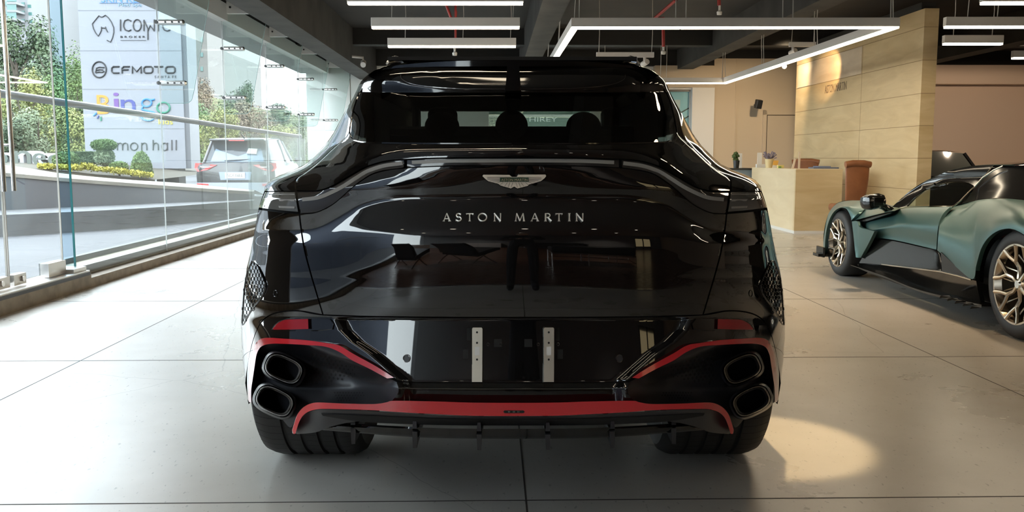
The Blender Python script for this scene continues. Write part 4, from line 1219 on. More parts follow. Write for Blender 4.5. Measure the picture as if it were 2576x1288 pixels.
# --- side bodies and cabin
def shell():
    m = MB()
    for s in SIDES:
        lo = [p for p in SIL if p[1] >= 428]
        rows = []
        st = [(0, 1, 0), (.35, .995, 0), (.9, .955, .0), (1.8, .94, 0), (2.7, .95, 0), (3.4, .96, -.03), (3.9, .88, -.12), (4.25, .62, -.25)]
        for dy, k, dz in st:
            row = []
            for x, y in lo:
                q = Sf((x if s > 0 else 2 * XC - x, y))
                row.append(Vector((q.x * k, max(q.y, 2.9 + .0 * dy) + dy if dy else q.y, min(q.z, 1.08) + dz * (q.z - .25) if dy > .4 else q.z)))
            rows.append(row)
        m.grid(rows, True)
    m.build('body_side', paint, suv)
    m = MB()                                           # bonnet and nose
    L = [Sf((x, 428)) for x in (737,)][0]
    rows = []
    for dy, k, z in ((1.7, .93, 1.10), (2.4, .93, 1.07), (3.0, .93, 1.02), (3.6, .9, .93), (4.0, .78, .80), (4.25, .6, .62), (4.3, .55, .3)):
        rows.append([Vector((L.x * k * t, L.y + dy - .12 * t * t, z - .05 * t * t)) for t in [i / 8 for i in range(-8, 9)]])
    m.grid(rows, True); m.build('bonnet', paint, suv)
    m = MB()                                           # greenhouse sides
    for s in SIDES:
        up = [p for p in SIL if 190 <= p[1] <= 441]
        rows = []
        for dy, k, zm in ((0, 1, 9), (.4, 1.0, 9), (.9, 1.0, 9), (1.5, 1.0, 1.46), (1.95, .99, 1.34), (2.5, .96, 1.12)):
            rows.append([Vector((q.x * (k + (0 if dy == 0 else .02 * min(1, dy))), q.y + dy, min(q.z, zm))) for q in [Sf((x if s > 0 else 2 * XC - x, y)) for x, y in up]])
        m.grid(rows, True)
    m.build('side_glazing', mat('side_glass_black', (.004, .004, .004), .03), suv)
    m = MB()                                           # roof
    rows = []
    for dy, dz in ((0, 0), (.3, .008), (.8, .012), (1.4, .0), (1.75, -.02)):
        row = []
        for x, y in [(923, 190), (942, 177), (973, 166), (1016, 158), (1100, 153), (1200, 151.5)] + [(XC, 151)] + mir([(923, 190), (942, 177), (973, 166), (1016, 158), (1100, 153), (1200, 151.5)])[::-1]:
            q = P(x, y, 3.08); row.append(Vector((q.x, q.y + dy, q.z + dz)))
        rows.append(row)
    m.grid(rows, True); m.build('roof', gloss, suv)
    # inner shell: what shows in the shut lines
    m = MB(); rows = []
    for y in range(364, 800, 8):
        w = Wpx(y) * .985
        rows.append([P(XC + w * t, y, D(XC + w * t, y) + .03) for t in [i / 24 for i in range(-24, 25)]])
    m.grid(rows, True); m.build('inner_shell', under, suv)
    m = MB(); m.box((0, 5.2, .42), (1.06, 4.0, .34)); m.box((0, 3.5, .60), (1.0, .9, .4)); m.build('underbody', under, suv)
    # windscreen and cabin
    m = MB(); m.grid([[Vector((x, 4.80, 1.455)) for x in (-.58, 0, .58)], [Vector((x * 1.2, 5.55, 1.10)) for x in (-.58, 0, .58)]]); m.build('windscreen', sheet_glass('windscreen_glass', (.75, .85, .80), 1.0), suv)
    m = MB(); m.box((0, 4.3, 1.05), (1.25, 2.3, .06)); m.box((0, 5.2, 1.20), (1.3, .3, .22)); m.box((0, 4.0, 1.492), (.86, 1.75, .012))
    for s in SIDES: m.box((s * .52, 3.95, 1.22), (.03, 1.3, .32))
    cb = m.build('cabin', cabin_m, suv)
    # seats: rear bench with head restraints, front seats
    m = MB()
    zb = P(1290, 318, 3.75).z
    m.box((0, 3.78, zb - .16), (1.22, .14, .32), None, .04)
    m.build('rear_seat', cabin_m, suv)
    for x0, yt, w in ((1112, 281, 70), (1287, 276, 66), (1468, 281, 70)):
        c = P(x0, 318, 3.74); t_ = P(x0, yt, 3.74); m = MB(); m.sphere((c.x, 3.74, c.z - .0), 1, 20, 12, (w / FPX * 3.74 * .62, .06, t_.z - c.z)); m.build('head_restraint', cabin_m, suv)
    for x0, x1 in ((1040, 1056), (1078, 1150), (1512, 1560)):
        a, b = P(x0, 330, 4.3), P(x1, 270, 4.3); m = MB(); m.box(((a.x + b.x) / 2, 4.3, (a.z + b.z) / 2), (b.x - a.x, .12, b.z - a.z), None, .03); m.build('front_seat', cabin_m, suv)
    a, b = P(1056, 279, 4.4), P(1520, 262, 4.4); m = MB(); m.box((0, 4.4, (a.z + 1.50) / 2), (1.3, .1, 1.50 - a.z)); m.build('headliner', cabin_m, suv)
shell()

# --- roof spoiler: blade with two slots over the glass
def spoiler():
    wt = [(955, 176), (990, 166), (1050, 159), (1120, 154.5), (1200, 152.5)]
    wb = [(960, 181), (1000, 172), (1060, 168.5), (1120, 167.5), (1200, 167)]
    dp = lambda x, y: 3.00 + .12 * (abs(x - XC) / 340) ** 2.5
    m = patch(both(wt), both(wb), [(955, 176), (960, 181)], mir([(955, 176), (960, 181)]), 60, 5, 0, dp, skirt=0, shrink=0)
    sp = m.build('roof_spoiler', gloss, suv)
    m = MB(); rows = []
    for k in range(7):
        f = k / 6
        rows.append([P(p.x, p.y + f * 2.0, dp(p.x, p.y) + f * .05) for p in spline(V2(both(wb)), 61)])
    m.grid(rows, True); m.build('blade_underside', gloss, sp)
    m = MB(); rows = []                          # blade upper side back to the roof
    for k in range(4):
        f = k / 3; rows.append([P(p.x, p.y, dp(p.x, p.y)) * (1 - f) + P(p.x, p.y - .3, 3.10) * f for p in spline(V2(both(wt)), 61)])
    m.grid(rows, True); m.build('blade_top', gloss, sp)
    # header panel under the blade
    hd = [(905, 231), (917, 206), (935, 190), (965, 177), (1010, 170), (1120, 168), (1200, 167.5)]
    HT = {235: 2.955}
    for y in range(234, 159, -1): HT[y] = HT[y + 1] + tan(radians(interp(y, [(160, 82), (168, 74), (176, 60), (185, 51), (193, 21.5), (204, 20), (213, 18.5), (222, 9), (231, 4)]))) * (P(XC, y, 3).z - P(XC, y + 1, 3).z)
    def Dh(x, y): return D(x, y) - D0(y) + HT[min(235, max(160, int(round(y))))]
    m = MB(); rows = []
    N = 61
    a, b = spline(V2(both(hd[1:])), N), spline(V2(both([(905, 231), (1000, 233), (1150, 233)])), N)
    for k in range(33):
        f = k / 32
        rows.append([P(p.x * (1 - f) + q.x * f, p.y * (1 - f) + q.y * f, Dh(p.x * (1 - f) + q.x * f, p.y * (1 - f) + q.y * f)) for p, q in zip(a, b)])
    m.grid(rows, True); m.build('header_panel', gloss, suv)
    # side caps from silhouette to header, centre strut
    for s in SIDES:
        m = patch([(973, 165.5), (985, 168)], [(897, 228), (905, 232)], [(973, 165.5), (942, 177), (923, 190), (906, 208), (897, 228)], [(985, 168), (962, 185), (940, 196), (920, 212), (905, 232)], 6, 20, .012, side=s, shrink=0)
        m.build('spoiler_end', gloss, sp)
    m = prism([(1276, 165), (1306, 165), (1309, 205), (1311, 228), (1270, 228), (1273, 205)], .03, .0, lambda x, y: 2.955); m.build('spoiler_strut', gloss, sp)
    # pocket edge line
    for s in SIDES:
        c = [(1008, 188), (1012, 200), (1040, 212), (1090, 219), (1160, 223), (1274, 224)]; c = c if s > 0 else mir(c)
        m = MB(); ribbon(m, [tuple(p[:2]) for p in spline(V2(c), 40)], 1.6, .004, .0, Dh); m.build('slot_edge', dark_chrome, sp)
    # roof rails
    for s in SIDES:
        c = [(975, 164), (981, 156), (995, 151.5), (1008, 152), (1016, 157)]; c = c if s > 0 else mir(c)
        Yr = 3.16
        m = MB(); pts = [P(x, y, Yr) for x, y in c]
        m.tube([pts[1], pts[2], pts[2] + Vector((0, .4, .004)), pts[2] + Vector((0, 1.4, -.01))], .016, 10)
        m.tube([pts[0], pts[1], pts[2], pts[3], pts[4]], .010, 8)
        m.build('roof_rail', chrome, suv)
spoiler()

# --- bumper with reflectors, number-plate brackets and sensors
def Db(px, py):
    d = D(px, py); ax = abs(px - XC)
    e = interp(py, [(797, 455), (830, 440), (860, 410), (890, 365), (920, 330), (955, 290), (975, 285)])   # edge of the recessed panel
    return d + .030 * sst((e - ax) / 36.0) * sst((py - 797) / 8.0)
m = patch(both(bump_top), both(red_out + [(1020, 960), (1150, 963)]), [(623, 1014), (624, 1006)], mir([(623, 1014), (624, 1006)]), 240, 90, .0, Db)
bumper = m.build('bumper', paint, suv)
for s in SIDES:
    m = patch([(686, 827), (693, 818), (704, 810), (722, 804), (775, 802.5)], [(688, 829.5), (730, 829), (776, 827.5)], [(686, 827), (688, 829.5)], [(775, 802.5), (776, 827.5)], 24, 8, .010, Db, shrink=0, side=s)
    rf = m.build('reflector', mat('red_reflector%d' % s, (.30, .008, .014), .18), suv)
    m = MB(); c = [(684, 829), (690, 819), (702, 809), (722, 802), (778, 800.5), (830, 803), (840, 815), (836, 828), (800, 832), (730, 832), (686, 832)]
    ribbon(m, c if s > 0 else mir(c), 2.0, .004, .006, Db); m.build('reflector_bezel', gloss, rf)
    c = [(1022.5 + 8.5 * cos(k * pi / 12), 902 + 9.5 * sin(k * pi / 12)) for k in range(24)]
    m = prism(c, .003, .006, Db, s); m.build('parking_sensor', satin, suv)
    m = MB(); c.append(c[0]); ribbon(m, c if s > 0 else mir(c), 1.4, .005, .0, Db); m.build('sensor_ring', dark_chrome, suv)
plate_metal = mat('bracket_steel', (.62, .56, .47), .38, .9)
for k, cx in enumerate((1200.5, 1381)):
    m = prism([(cx - 13, 827), (cx - 11, 824), (cx + 11, 824), (cx + 13, 827), (cx + 13, 849), (cx - 13, 849)], .026, .0, Db)
    b_ = m.build('plate_bracket', plate_metal, suv)
    m = prism([(cx - 13, 849), (cx + 13, 849), (cx + 12.7, 917), (cx - 12.7, 917)], .020, .0, Db); m.build('bracket_plate', plate_metal, b_)
    m = prism([(cx - 13.2, 917), (cx + 12.8, 917), (cx + 12.4, 961), (cx - 13.4, 961)], .028, .0, Db); m.build('bracket_foot', plate_metal, b_)
    m = MB()
    for hy in (836, 862.5, 904.5):
        c = [(cx - .5 + 2.6 * cos(q * pi / 6), hy + 2.8 * sin(q * pi / 6)) for q in range(12)]
        p_ = prism(c, .0275 if hy < 849 else .0215, 0, Db); m.add(p_.v, p_.f)
    m.build('bolt_hole', under, b_)
    m = prism([(cx - 6, 873), (cx + 5, 872), (cx + 6, 874), (cx + 5.5, 893), (cx - 5, 894), (cx - 6.5, 892)], .0215, 0, Db); m.build('paper_label', white_paint, b_)
    for (dx, y0, y1, w) in ((-21 if k == 0 else 21, 825, 857, 10), (-29 if k == 0 else 28, 879, 903, 14), (52 if k == 0 else -52, 853, 873, 20)):
        m = prism([(cx + dx - w / 2, y0), (cx + dx + w / 2, y0), (cx + dx + w / 2, y1), (cx + dx - w / 2, y1)], .0012, .0, Db); m.build('plate_recess', under, suv)
    m = MB()
    for dx in ((30, 66) if k == 0 else (-30, 26)):
        c = [(cx + dx * .9 + 3.2 * cos(q * pi / 6), 866 + 3.6 * sin(q * pi / 6)) for q in range(13)]; ribbon(m, c, 1.2, .004, 0, Db)
    m.build('clip_ring', dark_chrome, suv)

# --- red trim, exhaust pockets, pipes
for s in SIDES:
    m = patch(red_out, red_in, [(624, 1006), (627, 1012), (632, 1012)], [(991, 950), (974, 952)], 90, 5, .018, Db, shrink=0, skirt=.05, side=s)
    m.build('red_arch_trim', red, suv)
    low_top = [(735, 1082), (741, 1062), (749, 1041), (764, 1024), (784, 1015), (807, 1013), (860, 1015.5), (930, 1017), (956, 1015.5), (974, 1012), (990, 1008.5)]
    def Dp(px, py):
        d = D(px if True else 0, min(py, 1017)); ax = abs(px - XC)
        k = sst((ax - 280) / 130.0)
        e = min(1.0, abs(py - 905 - .28 * (ax - 300) * 0) / 200)
        return d + .035 + .13 * k * sst((py - 850 - .35 * max(0, 560 - ax)) / 45.0)
    m = patch([(631, 1010), (631, 980), (635, 952), (640, 918), (645, 890), (656, 871), (680, 864), (715, 864), (772, 867), (818, 871), (853, 884), (887, 906), (930, 927), (1000, 962)],
              [(640, 1018), (665, 1032), (700, 1045), (728, 1075), (738, 1066), (749, 1042), (764, 1025), (784, 1016), (807, 1014), (860, 1016), (930, 1018), (956, 1016), (990, 1010)],
              [(631, 1010), (640, 1018)], [(1000, 962), (1002, 985), (990, 1010)], 80, 30, 0, Dp, shrink=0, skirt=0, side=s)
    pk = m.build('exhaust_pocket', satin, suv)
    m = MB()
    for r_ in range(9):
        for c_ in range(14):
            x = 786 + c_ * 10.6 + (r_ % 2) * 5.3 + .9 * r_ * 0; y = 893 + r_ * 8.6 + .30 * (c_ * 4.5)
            fade_ = 1 - (x - 786) / 118.0
            d_ = abs(y - (921 + .16 * (x - 786))) / 44.0
            if fade_ <= .08 or d_ > .25 + .75 * fade_ or y > 966: continue
            r0 = 4.6 * min(1, .35 + .8 * fade_)
            c = [(x + r0 * .78 * cos(k * pi / 3 + .2), y + r0 * sin(k * pi / 3 + .2)) for k in range(6)]
            p_ = prism(c, .002, .001, Dp, s); m.add(p_.v, p_.f)
    m.build('perforation', under, pk); m = MB()
    for r_ in range(4):
        for c_ in range(11):
            x = 842 + c_ * 7 + r_ * 3; y = 988 + r_ * 6.5
            if r_ * 3 + c_ > 13: continue
            c = [(x + 1.7 * cos(k * pi / 3), y + 2.0 * sin(k * pi / 3)) for k in range(6)]
            p_ = prism(c, .002, .001, Dp, s); m.add(p_.v, p_.f)
    m.build('perforation', under, pk)
    for (cx, cy, nm) in ((714, 928, 'upper'), (691, 1009, 'lower')):
        ang = radians(24 if nm == 'upper' else 26)
        hw, hh, rad = 47, 31, 27
        Yp = D(cx, min(cy, 1010)) + .0
        def outline(k, n=40):
            out = []
            for i in range(n):
                t = 2 * pi * i / n
                ex = 2 / 2.9
                x = math.copysign(abs(cos(t)) ** ex, cos(t)) * hw * k; y = math.copysign(abs(sin(t)) ** ex, sin(t)) * hh * (1 - (1 - k) * 1.15)
                out.append((cx + s * 0 + x * cos(ang) - y * sin(ang), cy + x * sin(ang) + y * cos(ang)))
            return out if s > 0 else mir(out)
        tilt = lambda x: .0012 * (abs(x - XC) - abs(cx - XC))
        def ringp(k, dy): return [P(x, y, Yp + tilt(x) + dy) for x, y in outline(k)]
        m = MB(); m.grid([ringp(.97, .36), ringp(1.0, .05), ringp(1.0, .004), ringp(.97, -.004), ringp(.92, -.004), ringp(.885, .006)], True, True)
        ex_ = m.build('exhaust_tip', dark_chrome, suv)
        m = MB(); m.grid([ringp(.885, .006), ringp(.86, .02), ringp(.80, .07)], True, True); m.build('tip_liner', tip_in, ex_)
        m = MB(); m.grid([ringp(.80, .07), ringp(.78, .32)], True, True); r_ = ringp(.78, .32); m.add(r_, [tuple(range(len(r_)))]); m.build('tip_bore', under, ex_)
        # corrugated sleeve behind the tip
        m = MB(); m.grid([ringp(1.06, .03), ringp(1.16, .05), ringp(1.20, .20)], True, True); m.build('sleeve', satin, ex_)
low_half_top = [(735, 1082), (741, 1062), (749, 1041), (764, 1024), (784, 1014.5), (807, 1012.5), (860, 1015), (930, 1016.5), (956, 1015), (974, 1011.5), (993, 1008.2), (1100, 1010), (1200, 1013)]
low_half_bot = [(743, 1091), (752, 1063), (761, 1047), (775, 1036), (795, 1030), (818, 1028.5), (900, 1030.5), (956, 1033), (993, 1036), (1100, 1042), (1200, 1046)]
def Dr(px, py):
    ax = abs(px - XC)
    return D(px, 1000) - .005 + .05 * sst((ax - 470) / 90.0)
m = patch(both(low_half_top), both(low_half_bot), [(735, 1082), (737, 1091), (743, 1091)], mir([(735, 1082), (737, 1091), (743, 1091)]), 180, 8, .020, Dr, shrink=0, skirt=.07)
rt = m.build('red_sill_trim', red, suv)
m = prism([(1266, 1036), (1269, 1032.5), (1317, 1032.5), (1320, 1036), (1317, 1039.5), (1269, 1039.5)], .0215, 0, Dr); m.build('slot', under, rt)
m = MB()
for x in (1281, 1293, 1304):
    m.add(*[(lambda p_: (p_.v, p_.f))(prism([(x - 3, 1034), (x + 3, 1034), (x + 3, 1038), (x - 3, 1038)], .0225, 0, Dr))][0])
m.build('slot_stud', dark_chrome, rt)
# ledge over the red trim
m = patch(both([(998, 962), (1150, 964)]), both([(985, 1010), (1150, 1013)]), [(998, 962), (1003, 985), (985, 1010)], mir([(998, 962), (1003, 985), (985, 1010)]), 80, 24, -.004, lambda x, y: Db(x, y) - .01, shrink=0)
m.build('lower_ledge', gloss, suv)
m = MB(); ribbon(m, both([(1003, 976.5), (1150, 978.5)]), 1.4, .012, 0, Db); m.build('ledge_edge', dark_chrome, suv)
# diffuser
dtop = [(743, 1090), (752, 1064), (762, 1048), (776, 1037), (796, 1031), (818, 1029.5), (900, 1032), (993, 1037), (1150, 1046)]
dbot = [(748, 1092), (775, 1090), (800, 1086), (830, 1074), (900, 1060), (993, 1062), (1150, 1068)]
def Dd(px, py): return Dr(px, py) + .006 + .0010 * max(0, py - 1030)
m = patch(both(dtop), both(dbot), [(743, 1090), (748, 1092)], mir([(743, 1090), (748, 1092)]), 120, 10, 0, Dd, shrink=0)
m.build('diffuser', satin, suv)
m = patch(both([(808, 1040), (900, 1044), (1000, 1049), (1150, 1054)]), both([(812, 1046), (900, 1060), (1000, 1066), (1150, 1070)]), [(808, 1040), (812, 1046)], mir([(808, 1040), (812, 1046)]), 60, 4, .003, Dd, shrink=0, skirt=0)
m.build('diffuser_slot', under, suv)
bl_top = [(792, 1076), (803, 1068), (822, 1063.5), (850, 1063), (900, 1066), (1000, 1072), (1150, 1078)]
bl_bot = [(792, 1080), (830, 1083.5), (900, 1089), (1000, 1097), (1150, 1103)]
Dbl = lambda x, y: Dr(x, 1000) + .02 + .12 * (abs(x - XC) / 500) ** 3
m = patch(both(bl_top), both(bl_bot), [(792, 1076), (791, 1078), (792, 1080)], mir([(792, 1076), (791, 1078), (792, 1080)]), 120, 6, .0, lambda x, y: Dbl(x, y) + .0016 * abs(y - 1073 - 5 * (1 - (abs(x - XC) / 500) ** 2)), shrink=0, skirt=.14)
m.build('diffuser_blade', gloss, suv)
for k, (fx, y0, y1) in enumerate(((888, 1077, 1117), (1043, 1086, 1127), (1205, 1093, 1132), (1378, 1093, 1132), (1541, 1086, 1127), (1695, 1077, 1117))):
    a = Dbl(fx, 1080)
    w = 6.5; s = 1 if fx < XC else -1
    f0 = [P(fx - w, y0, a), P(fx + w, y0, a), P(fx + w * .85, y1, a + .02), P(fx - w * .6, y1, a + .02)]
    b0 = [P(fx - w, y0, a) + Vector((0, .22, 0)), P(fx + w, y0, a) + Vector((0, .22, 0)), P(fx + w, y1 - 14, a) + Vector((0, .22, 0)), P(fx - w, y1 - 14, a) + Vector((0, .22, 0))]
    m = MB(); m.add(f0 + b0, [(0, 1, 2, 3), (4, 7, 6, 5), (0, 4, 5, 1), (2, 6, 7, 3), (1, 5, 6, 2), (0, 3, 7, 4)]); m.build('diffuser_fin', satin, suv)
    u0, u1 = (y0 - 30, y0 - 8)
    m = MB(); m.add([P(fx - 4, u0, a), P(fx + 4, u0, a), P(fx + 6, u1, a - .01), P(fx - 6, u1, a - .01), P(fx - 4, u0, a + .1), P(fx + 4, u0, a + .1), P(fx + 6, u1, a + .1), P(fx - 6, u1, a + .1)],
                    [(0, 1, 2, 3), (4, 7, 6, 5), (0, 4, 5, 1), (2, 6, 7, 3), (1, 5, 6, 2), (0, 3, 7, 4)]); m.build('blade_strut', satin, suv)

# --- emblem and lettering
Z8 = lambda x, y: (1150 + x / 7.154, 410 + y / 7.154)
wing = [Z8(*p) for p in ((455, 235), (470, 212), (700, 212), (940, 215), (985, 250), (1070, 250), (1105, 212), (1350, 210), (1590, 208), (1602, 235), (1575, 272), (1510, 325), (1400, 358), (1290, 388), (1270, 412), (1180, 435), (1085, 457), (1025, 424), (968, 457), (870, 432), (780, 405), (745, 378), (650, 352), (560, 328), (500, 280))]
big = [(1293.5 + (x - 1293.5) * 1.035, 452 + (y - 452) * 1.16) for x, y in wing]
m = prism(big, .003, .004); em = m.build('wing_badge', gloss, suv)
m = prism(wing, .007, .0); m.build('wings', mat('badge_silver', (.80, .70, .58), .4, .35), em)
m = MB()
for x0, y0, x1, y1 in ((540, 262, 965, 262), (540, 288, 765, 290), (590, 322, 765, 312), (640, 345, 768, 326), (705, 366, 775, 342), (775, 392, 828, 350), (855, 418, 905, 352), (915, 440, 948, 352), (968, 440, 1000, 352)):
    for q in (1, -1):
        a, b = (x0, y0), (x1, y1)
        if q < 0: a, b = (2055 - x0, y0), (2055 - x1, y1)
        ribbon(m, [Z8(*a), Z8(*b)], .8, .0085, 0)
m.build('feather_line', mat('badge_bronze', (.10, .07, .05), .4), em)
m = prism([Z8(770, 262), Z8(1286, 262), Z8(1286, 340), Z8(770, 340)], .009, 0); gp = m.build('name_plate', mat('badge_green', (.02, .055, .03), .3), em)
def word_on(m, text, x0, x1, y0, y1, off):
    vs, fs = text_mesh(text, 1.0, .0001)
    vx = [v.x for v in vs]; vy = [v.y for v in vs]
    ax, bx, ay, by = min(vx), max(vx), min(vy), max(vy)
    out = []
    for v in vs:
        px = x0 + (v.x - ax) / (bx - ax) * (x1 - x0); py = y1 - (v.y - ay) / (by - ay) * (y1 - y0)
        out.append(P(px, py, D(px, py) - (off if v.z < 0 else off + .0012)))
    m.add(out, fs)
m = MB(); a, b = Z8(792, 282), Z8(1268, 328); word_on(m, 'ASTON MARTIN', a[0], b[0], a[1], b[1], .0092); m.build('badge_text', mat('badge_gold', (.62, .52, .36), .3, .6), em)
def lettering():
    y0, y1 = 536.2, 556.6; H = y1 - y0
    def arc(cx, cy, rx, ry, a0, a1, n=18): return [(cx + rx * cos(radians(a0 + (a1 - a0) * i / n)), cy - ry * sin(radians(a0 + (a1 - a0) * i / n))) for i in range(n + 1)]
    def glyph(ch, x0, x1):
        w = x1 - x0; cx = (x0 + x1) / 2; L = []
        T = 3.3; t = 2.2
        if ch == 'A': L = [([(x0 + 2, y1), (cx, y0)], [2.6, 2.2]), ([(cx, y0), (x1 - 2.5, y1)], [2.4, 4.2]), ([(x0 + 5, y1 - 6.5), (x1 - 5, y1 - 6.5)], t), ([(x0 - .5, y1 - .6), (x0 + 5, y1 - .6)], 1.4), ([(x1 - 6.5, y1 - .6), (x1 + .5, y1 - .6)], 1.4)]
        elif ch == 'T': L = [([(cx, y0), (cx, y0 + H * .5), (cx, y1)], [3.6, 3.0, 4.0]), ([(x0, y0 + 2.4), (x0 + 2.5, y0 + 1.5), (x1 - 2.5, y0 + 1.5), (x1, y0 + 2.4)], [4.4, 2.6, 2.6, 4.4]), ([(cx - 3.2, y1 - .5), (cx + 3.2, y1 - .5)], 1.2)]
        elif ch == 'I': L = [([(cx, y0), (cx, y0 + H * .5), (cx, y1)], [4.6, 3.4, 4.8]), ([(cx - 3.2, y0 + .5), (cx + 3.2, y0 + .5)], 1.2), ([(cx - 3.2, y1 - .5), (cx + 3.2, y1 - .5)], 1.2)]
        elif ch == 'N': L = [([(x0 + 2.2, y0), (x0 + 2.2, y1)], [1.8, 2.8]), ([(x0 + 1, y0), (x1 - 2, y1)], [3.2, 4.0]), ([(x1 - 1.8, y0), (x1 - 1.8, y1)], [3.0, 1.8]), ([(x0 - .6, y1 - .5), (x0 + 5, y1 - .5)], 1.2)]
        elif ch == 'M': L = [([(x0 + 4.2, y0), (x0 + 1.6, y1)], [1.8, 2.4]), ([(x0 + 4.2, y0), (cx, y1 - 1)], [2.6, 3.4]), ([(cx, y1 - 1), (x1 - 4.2, y0)], [2.6, 2.0]), ([(x1 - 4.2, y0), (x1 - 1.8, y1)], [2.8, 4.2]), ([(x0 - 1, y1 - .5), (x0 + 4.5, y1 - .5)], 1.2), ([(x1 - 5, y1 - .5), (x1 + 1, y1 - .5)], 1.2)]
        elif ch == 'O': L = [(arc(cx, (y0 + y1) / 2, w / 2 - 1.4, H / 2 - .8, 0, 360, 40), 3.0)]
        elif ch == 'S': L = [(arc(cx, y0 + 5.4, w * .36, 4.4, 25, 270, 16)[0:] + arc(cx, y1 - 6.0, w * .42, 5.0, 90, -150, 16)[1:], 3.0), ([(x1 - 1.8, y0 + .5), (x1 - 1.8, y0 + 5)], 1.6), ([(x0 + 1, y1 - 5.2), (x0 + 1, y1 - .4)], 1.6)]
        elif ch == 'R': L = [([(x0 + 3, y0), (x0 + 3, y1)], [3.4, 4.2]), (arc(x0 + 7.5, y0 + 5.6, 6.5, 4.8, 95, -95, 18), 2.6), ([(x0 + 3, y0 + 1), (x0 + 8, y0 + 1)], 2.0), ([(x0 + 3, y0 + 10.4), (x0 + 8, y0 + 10.4)], 2.0), ([(x0 + 8, y0 + 10), (x1 - 1, y1 - .5)], [3.0, 4.4]), ([(x0 - .5, y1 - .5), (x0 + 6, y1 - .5)], 1.2)]
        m = MB()
        for pts, wd in L:
            if len(pts) == 2 and not isinstance(wd, (list, tuple)): wd = [wd, wd]
            ribbon(m, pts, wd, .010, 0)
        m.build('letter', letter_m, suv)
    for ch, a, b in (('A', 1114, 1134), ('S', 1146, 1161), ('T', 1172.5, 1190.5), ('O', 1202, 1225.5), ('N', 1242, 1261), ('M', 1295.5, 1320), ('A', 1335, 1356), ('R', 1369.5, 1388), ('T', 1397.5, 1415), ('I', 1428.5, 1436), ('N', 1448.5, 1468)):
        glyph(ch, a, b)
lettering()

# --- wheels
def tyre(xo, xi, c, parent_thing, R0=.375, tread_n=64):
    """tyre between world x = xo (outer) and xi (inner), hub centre c"""
    s = 1 if xi > xo else -1; w = abs(xi - xo)
    prof = [(.60, .16), (.80, .02), (.90, .0), (.955, .03), (.985, .10), (1, .16)]
    for g0 in (.30, .46, .62, .78):
        prof += [(1.0, g0 - .022), (.972, g0 - .018), (.972, g0 + .018), (1.0, g0 + .022)]
    prof += [(1, .86), (.985, .91), (.955, .97), (.90, 1.0), (.60, .9)]
    m = MB(); m.lathe(c, [(r * R0, (xo - c[0]) + s * t * w) for r, t in prof], 72, 'X')
    t = m.build('tyre', rubber, parent_thing, True)
    m = MB()
    for k in range(tread_n):
        a = 2 * pi * k / tread_n
        for t0, t1 in ((.03, .10), (.10, .16), (.16, .27), (.33, .43), (.49, .59), (.65, .75), (.81, .86), (.86, .91)):
            pr = [(.03, .957), (.10, .986), (.16, 1.001), (.86, 1.001), (.91, .986)]
            rr, rq = R0 * (interp(t0, pr) + .0012), R0 * (interp(t1, pr) + .0012)
            x0, x1 = xo + s * w * t0, xo + s * w * t1
            aa, ab = a + .09 * t0, a + .09 * t1
            p0, p1 = Vector((x0, c[1] + rr * cos(aa), c[2] + rr * sin(aa))), Vector((x1, c[1] + rq * cos(ab), c[2] + rq * sin(ab)))
            d = Vector((0, -sin(aa), cos(aa))) * .0012
            m.add([p0 - d, p0 + d, p1 + d, p1 - d], [(0, 1, 2, 3)])
    m.build('tread_sipe', under, t)
    m = MB(); m.lathe(c, [(.0, (xo - c[0]) + s * w * .10), (.2 * R0, (xo - c[0]) + s * w * .08), (.6 * R0, (xo - c[0]) + s * w * .12), (.64 * R0, (xo - c[0]) + s * w * .05), (.70 * R0, (xo - c[0]) + s * w * .03)], 40, 'X')
    m.build('rim', dark_chrome, t)
    return t
YA = 3.44
for s in SIDES:
    xo = s * -.935; xi = s * -.555
    tyre(xo, xi, (0, YA, .378), suv, .378)
for s in SIDES:
    tyre(s * -.90, s * -.62, (0, YA + 2.95, .36), suv, .36, 8)
# ------------------------------------------------------------------ the low green sports car on the right
green = mat('satin_green', (.055, .125, .118), .36, .5, Coat_Weight=.25, Coat_Roughness=.25)
carbon = mat('carbon_black', (.008, .0075, .007), .12)
bronze = mat('bronze_alloy', (.50, .43, .34), .26, 1.0)
red_hide = mat('red_leather', (.22, .025, .02), .5)
sc = thing('sports_car', 'low satin green sports car with bronze wheels at the right edge', 'car', (4.2, 7.2, 0))
XM = 4.22
def Q(px, py, X):
    a, b, c = ray(px, py); k = X / a
    return Vector((X, b * k, CH + c * k))
def xpatch(top, bot, left, right, nu, nv, Xf, skirt=.03, shrink=.8, straight=False):
    f = poly if straight else spline
    rows = coons(f(V2(top), nu), f(V2(bot), nu), f(V2(left), nv), f(V2(right), nv))
    def pull(a, b):
        d = b - a; l = d.length
        return a + d * min(.8, shrink / l) if l > 1e-6 else a
    rows[0] = [pull(a, b) for a, b in zip(rows[0], rows[1])]; rows[-1] = [pull(a, b) for a, b in zip(rows[-1], rows[-2])]
    for r in rows: r[0] = pull(r[0], r[1]); r[-1] = pull(r[-1], r[-2])
    out = []
    for j, r in enumerate(rows):
        out.append([Q(p.x, p.y, Xf(i / (nu - 1), j / (nv - 1), p.x, p.y)) for i, p in enumerate(r)])
    if skirt:
        bk = [[p + Vector((skirt, 0, 0)) for p in r] for r in out]
        out = [[r[0]] + q + [r[-1]] for r, q in zip(bk, out)]
        out = [[bk[0][0]] + bk[0] + [bk[0][-1]]] + out + [[bk[-1][0]] + bk[-1] + [bk[-1][-1]]]
    m = MB(); m.grid(out, True); return m
def mirror_x(m):
    n = MB(); n.v = [(2 * XM - x, y, z) for x, y, z in m.v]; n.f = [f[::-1] for f in m.f]; n.sm = list(m.sm); return n
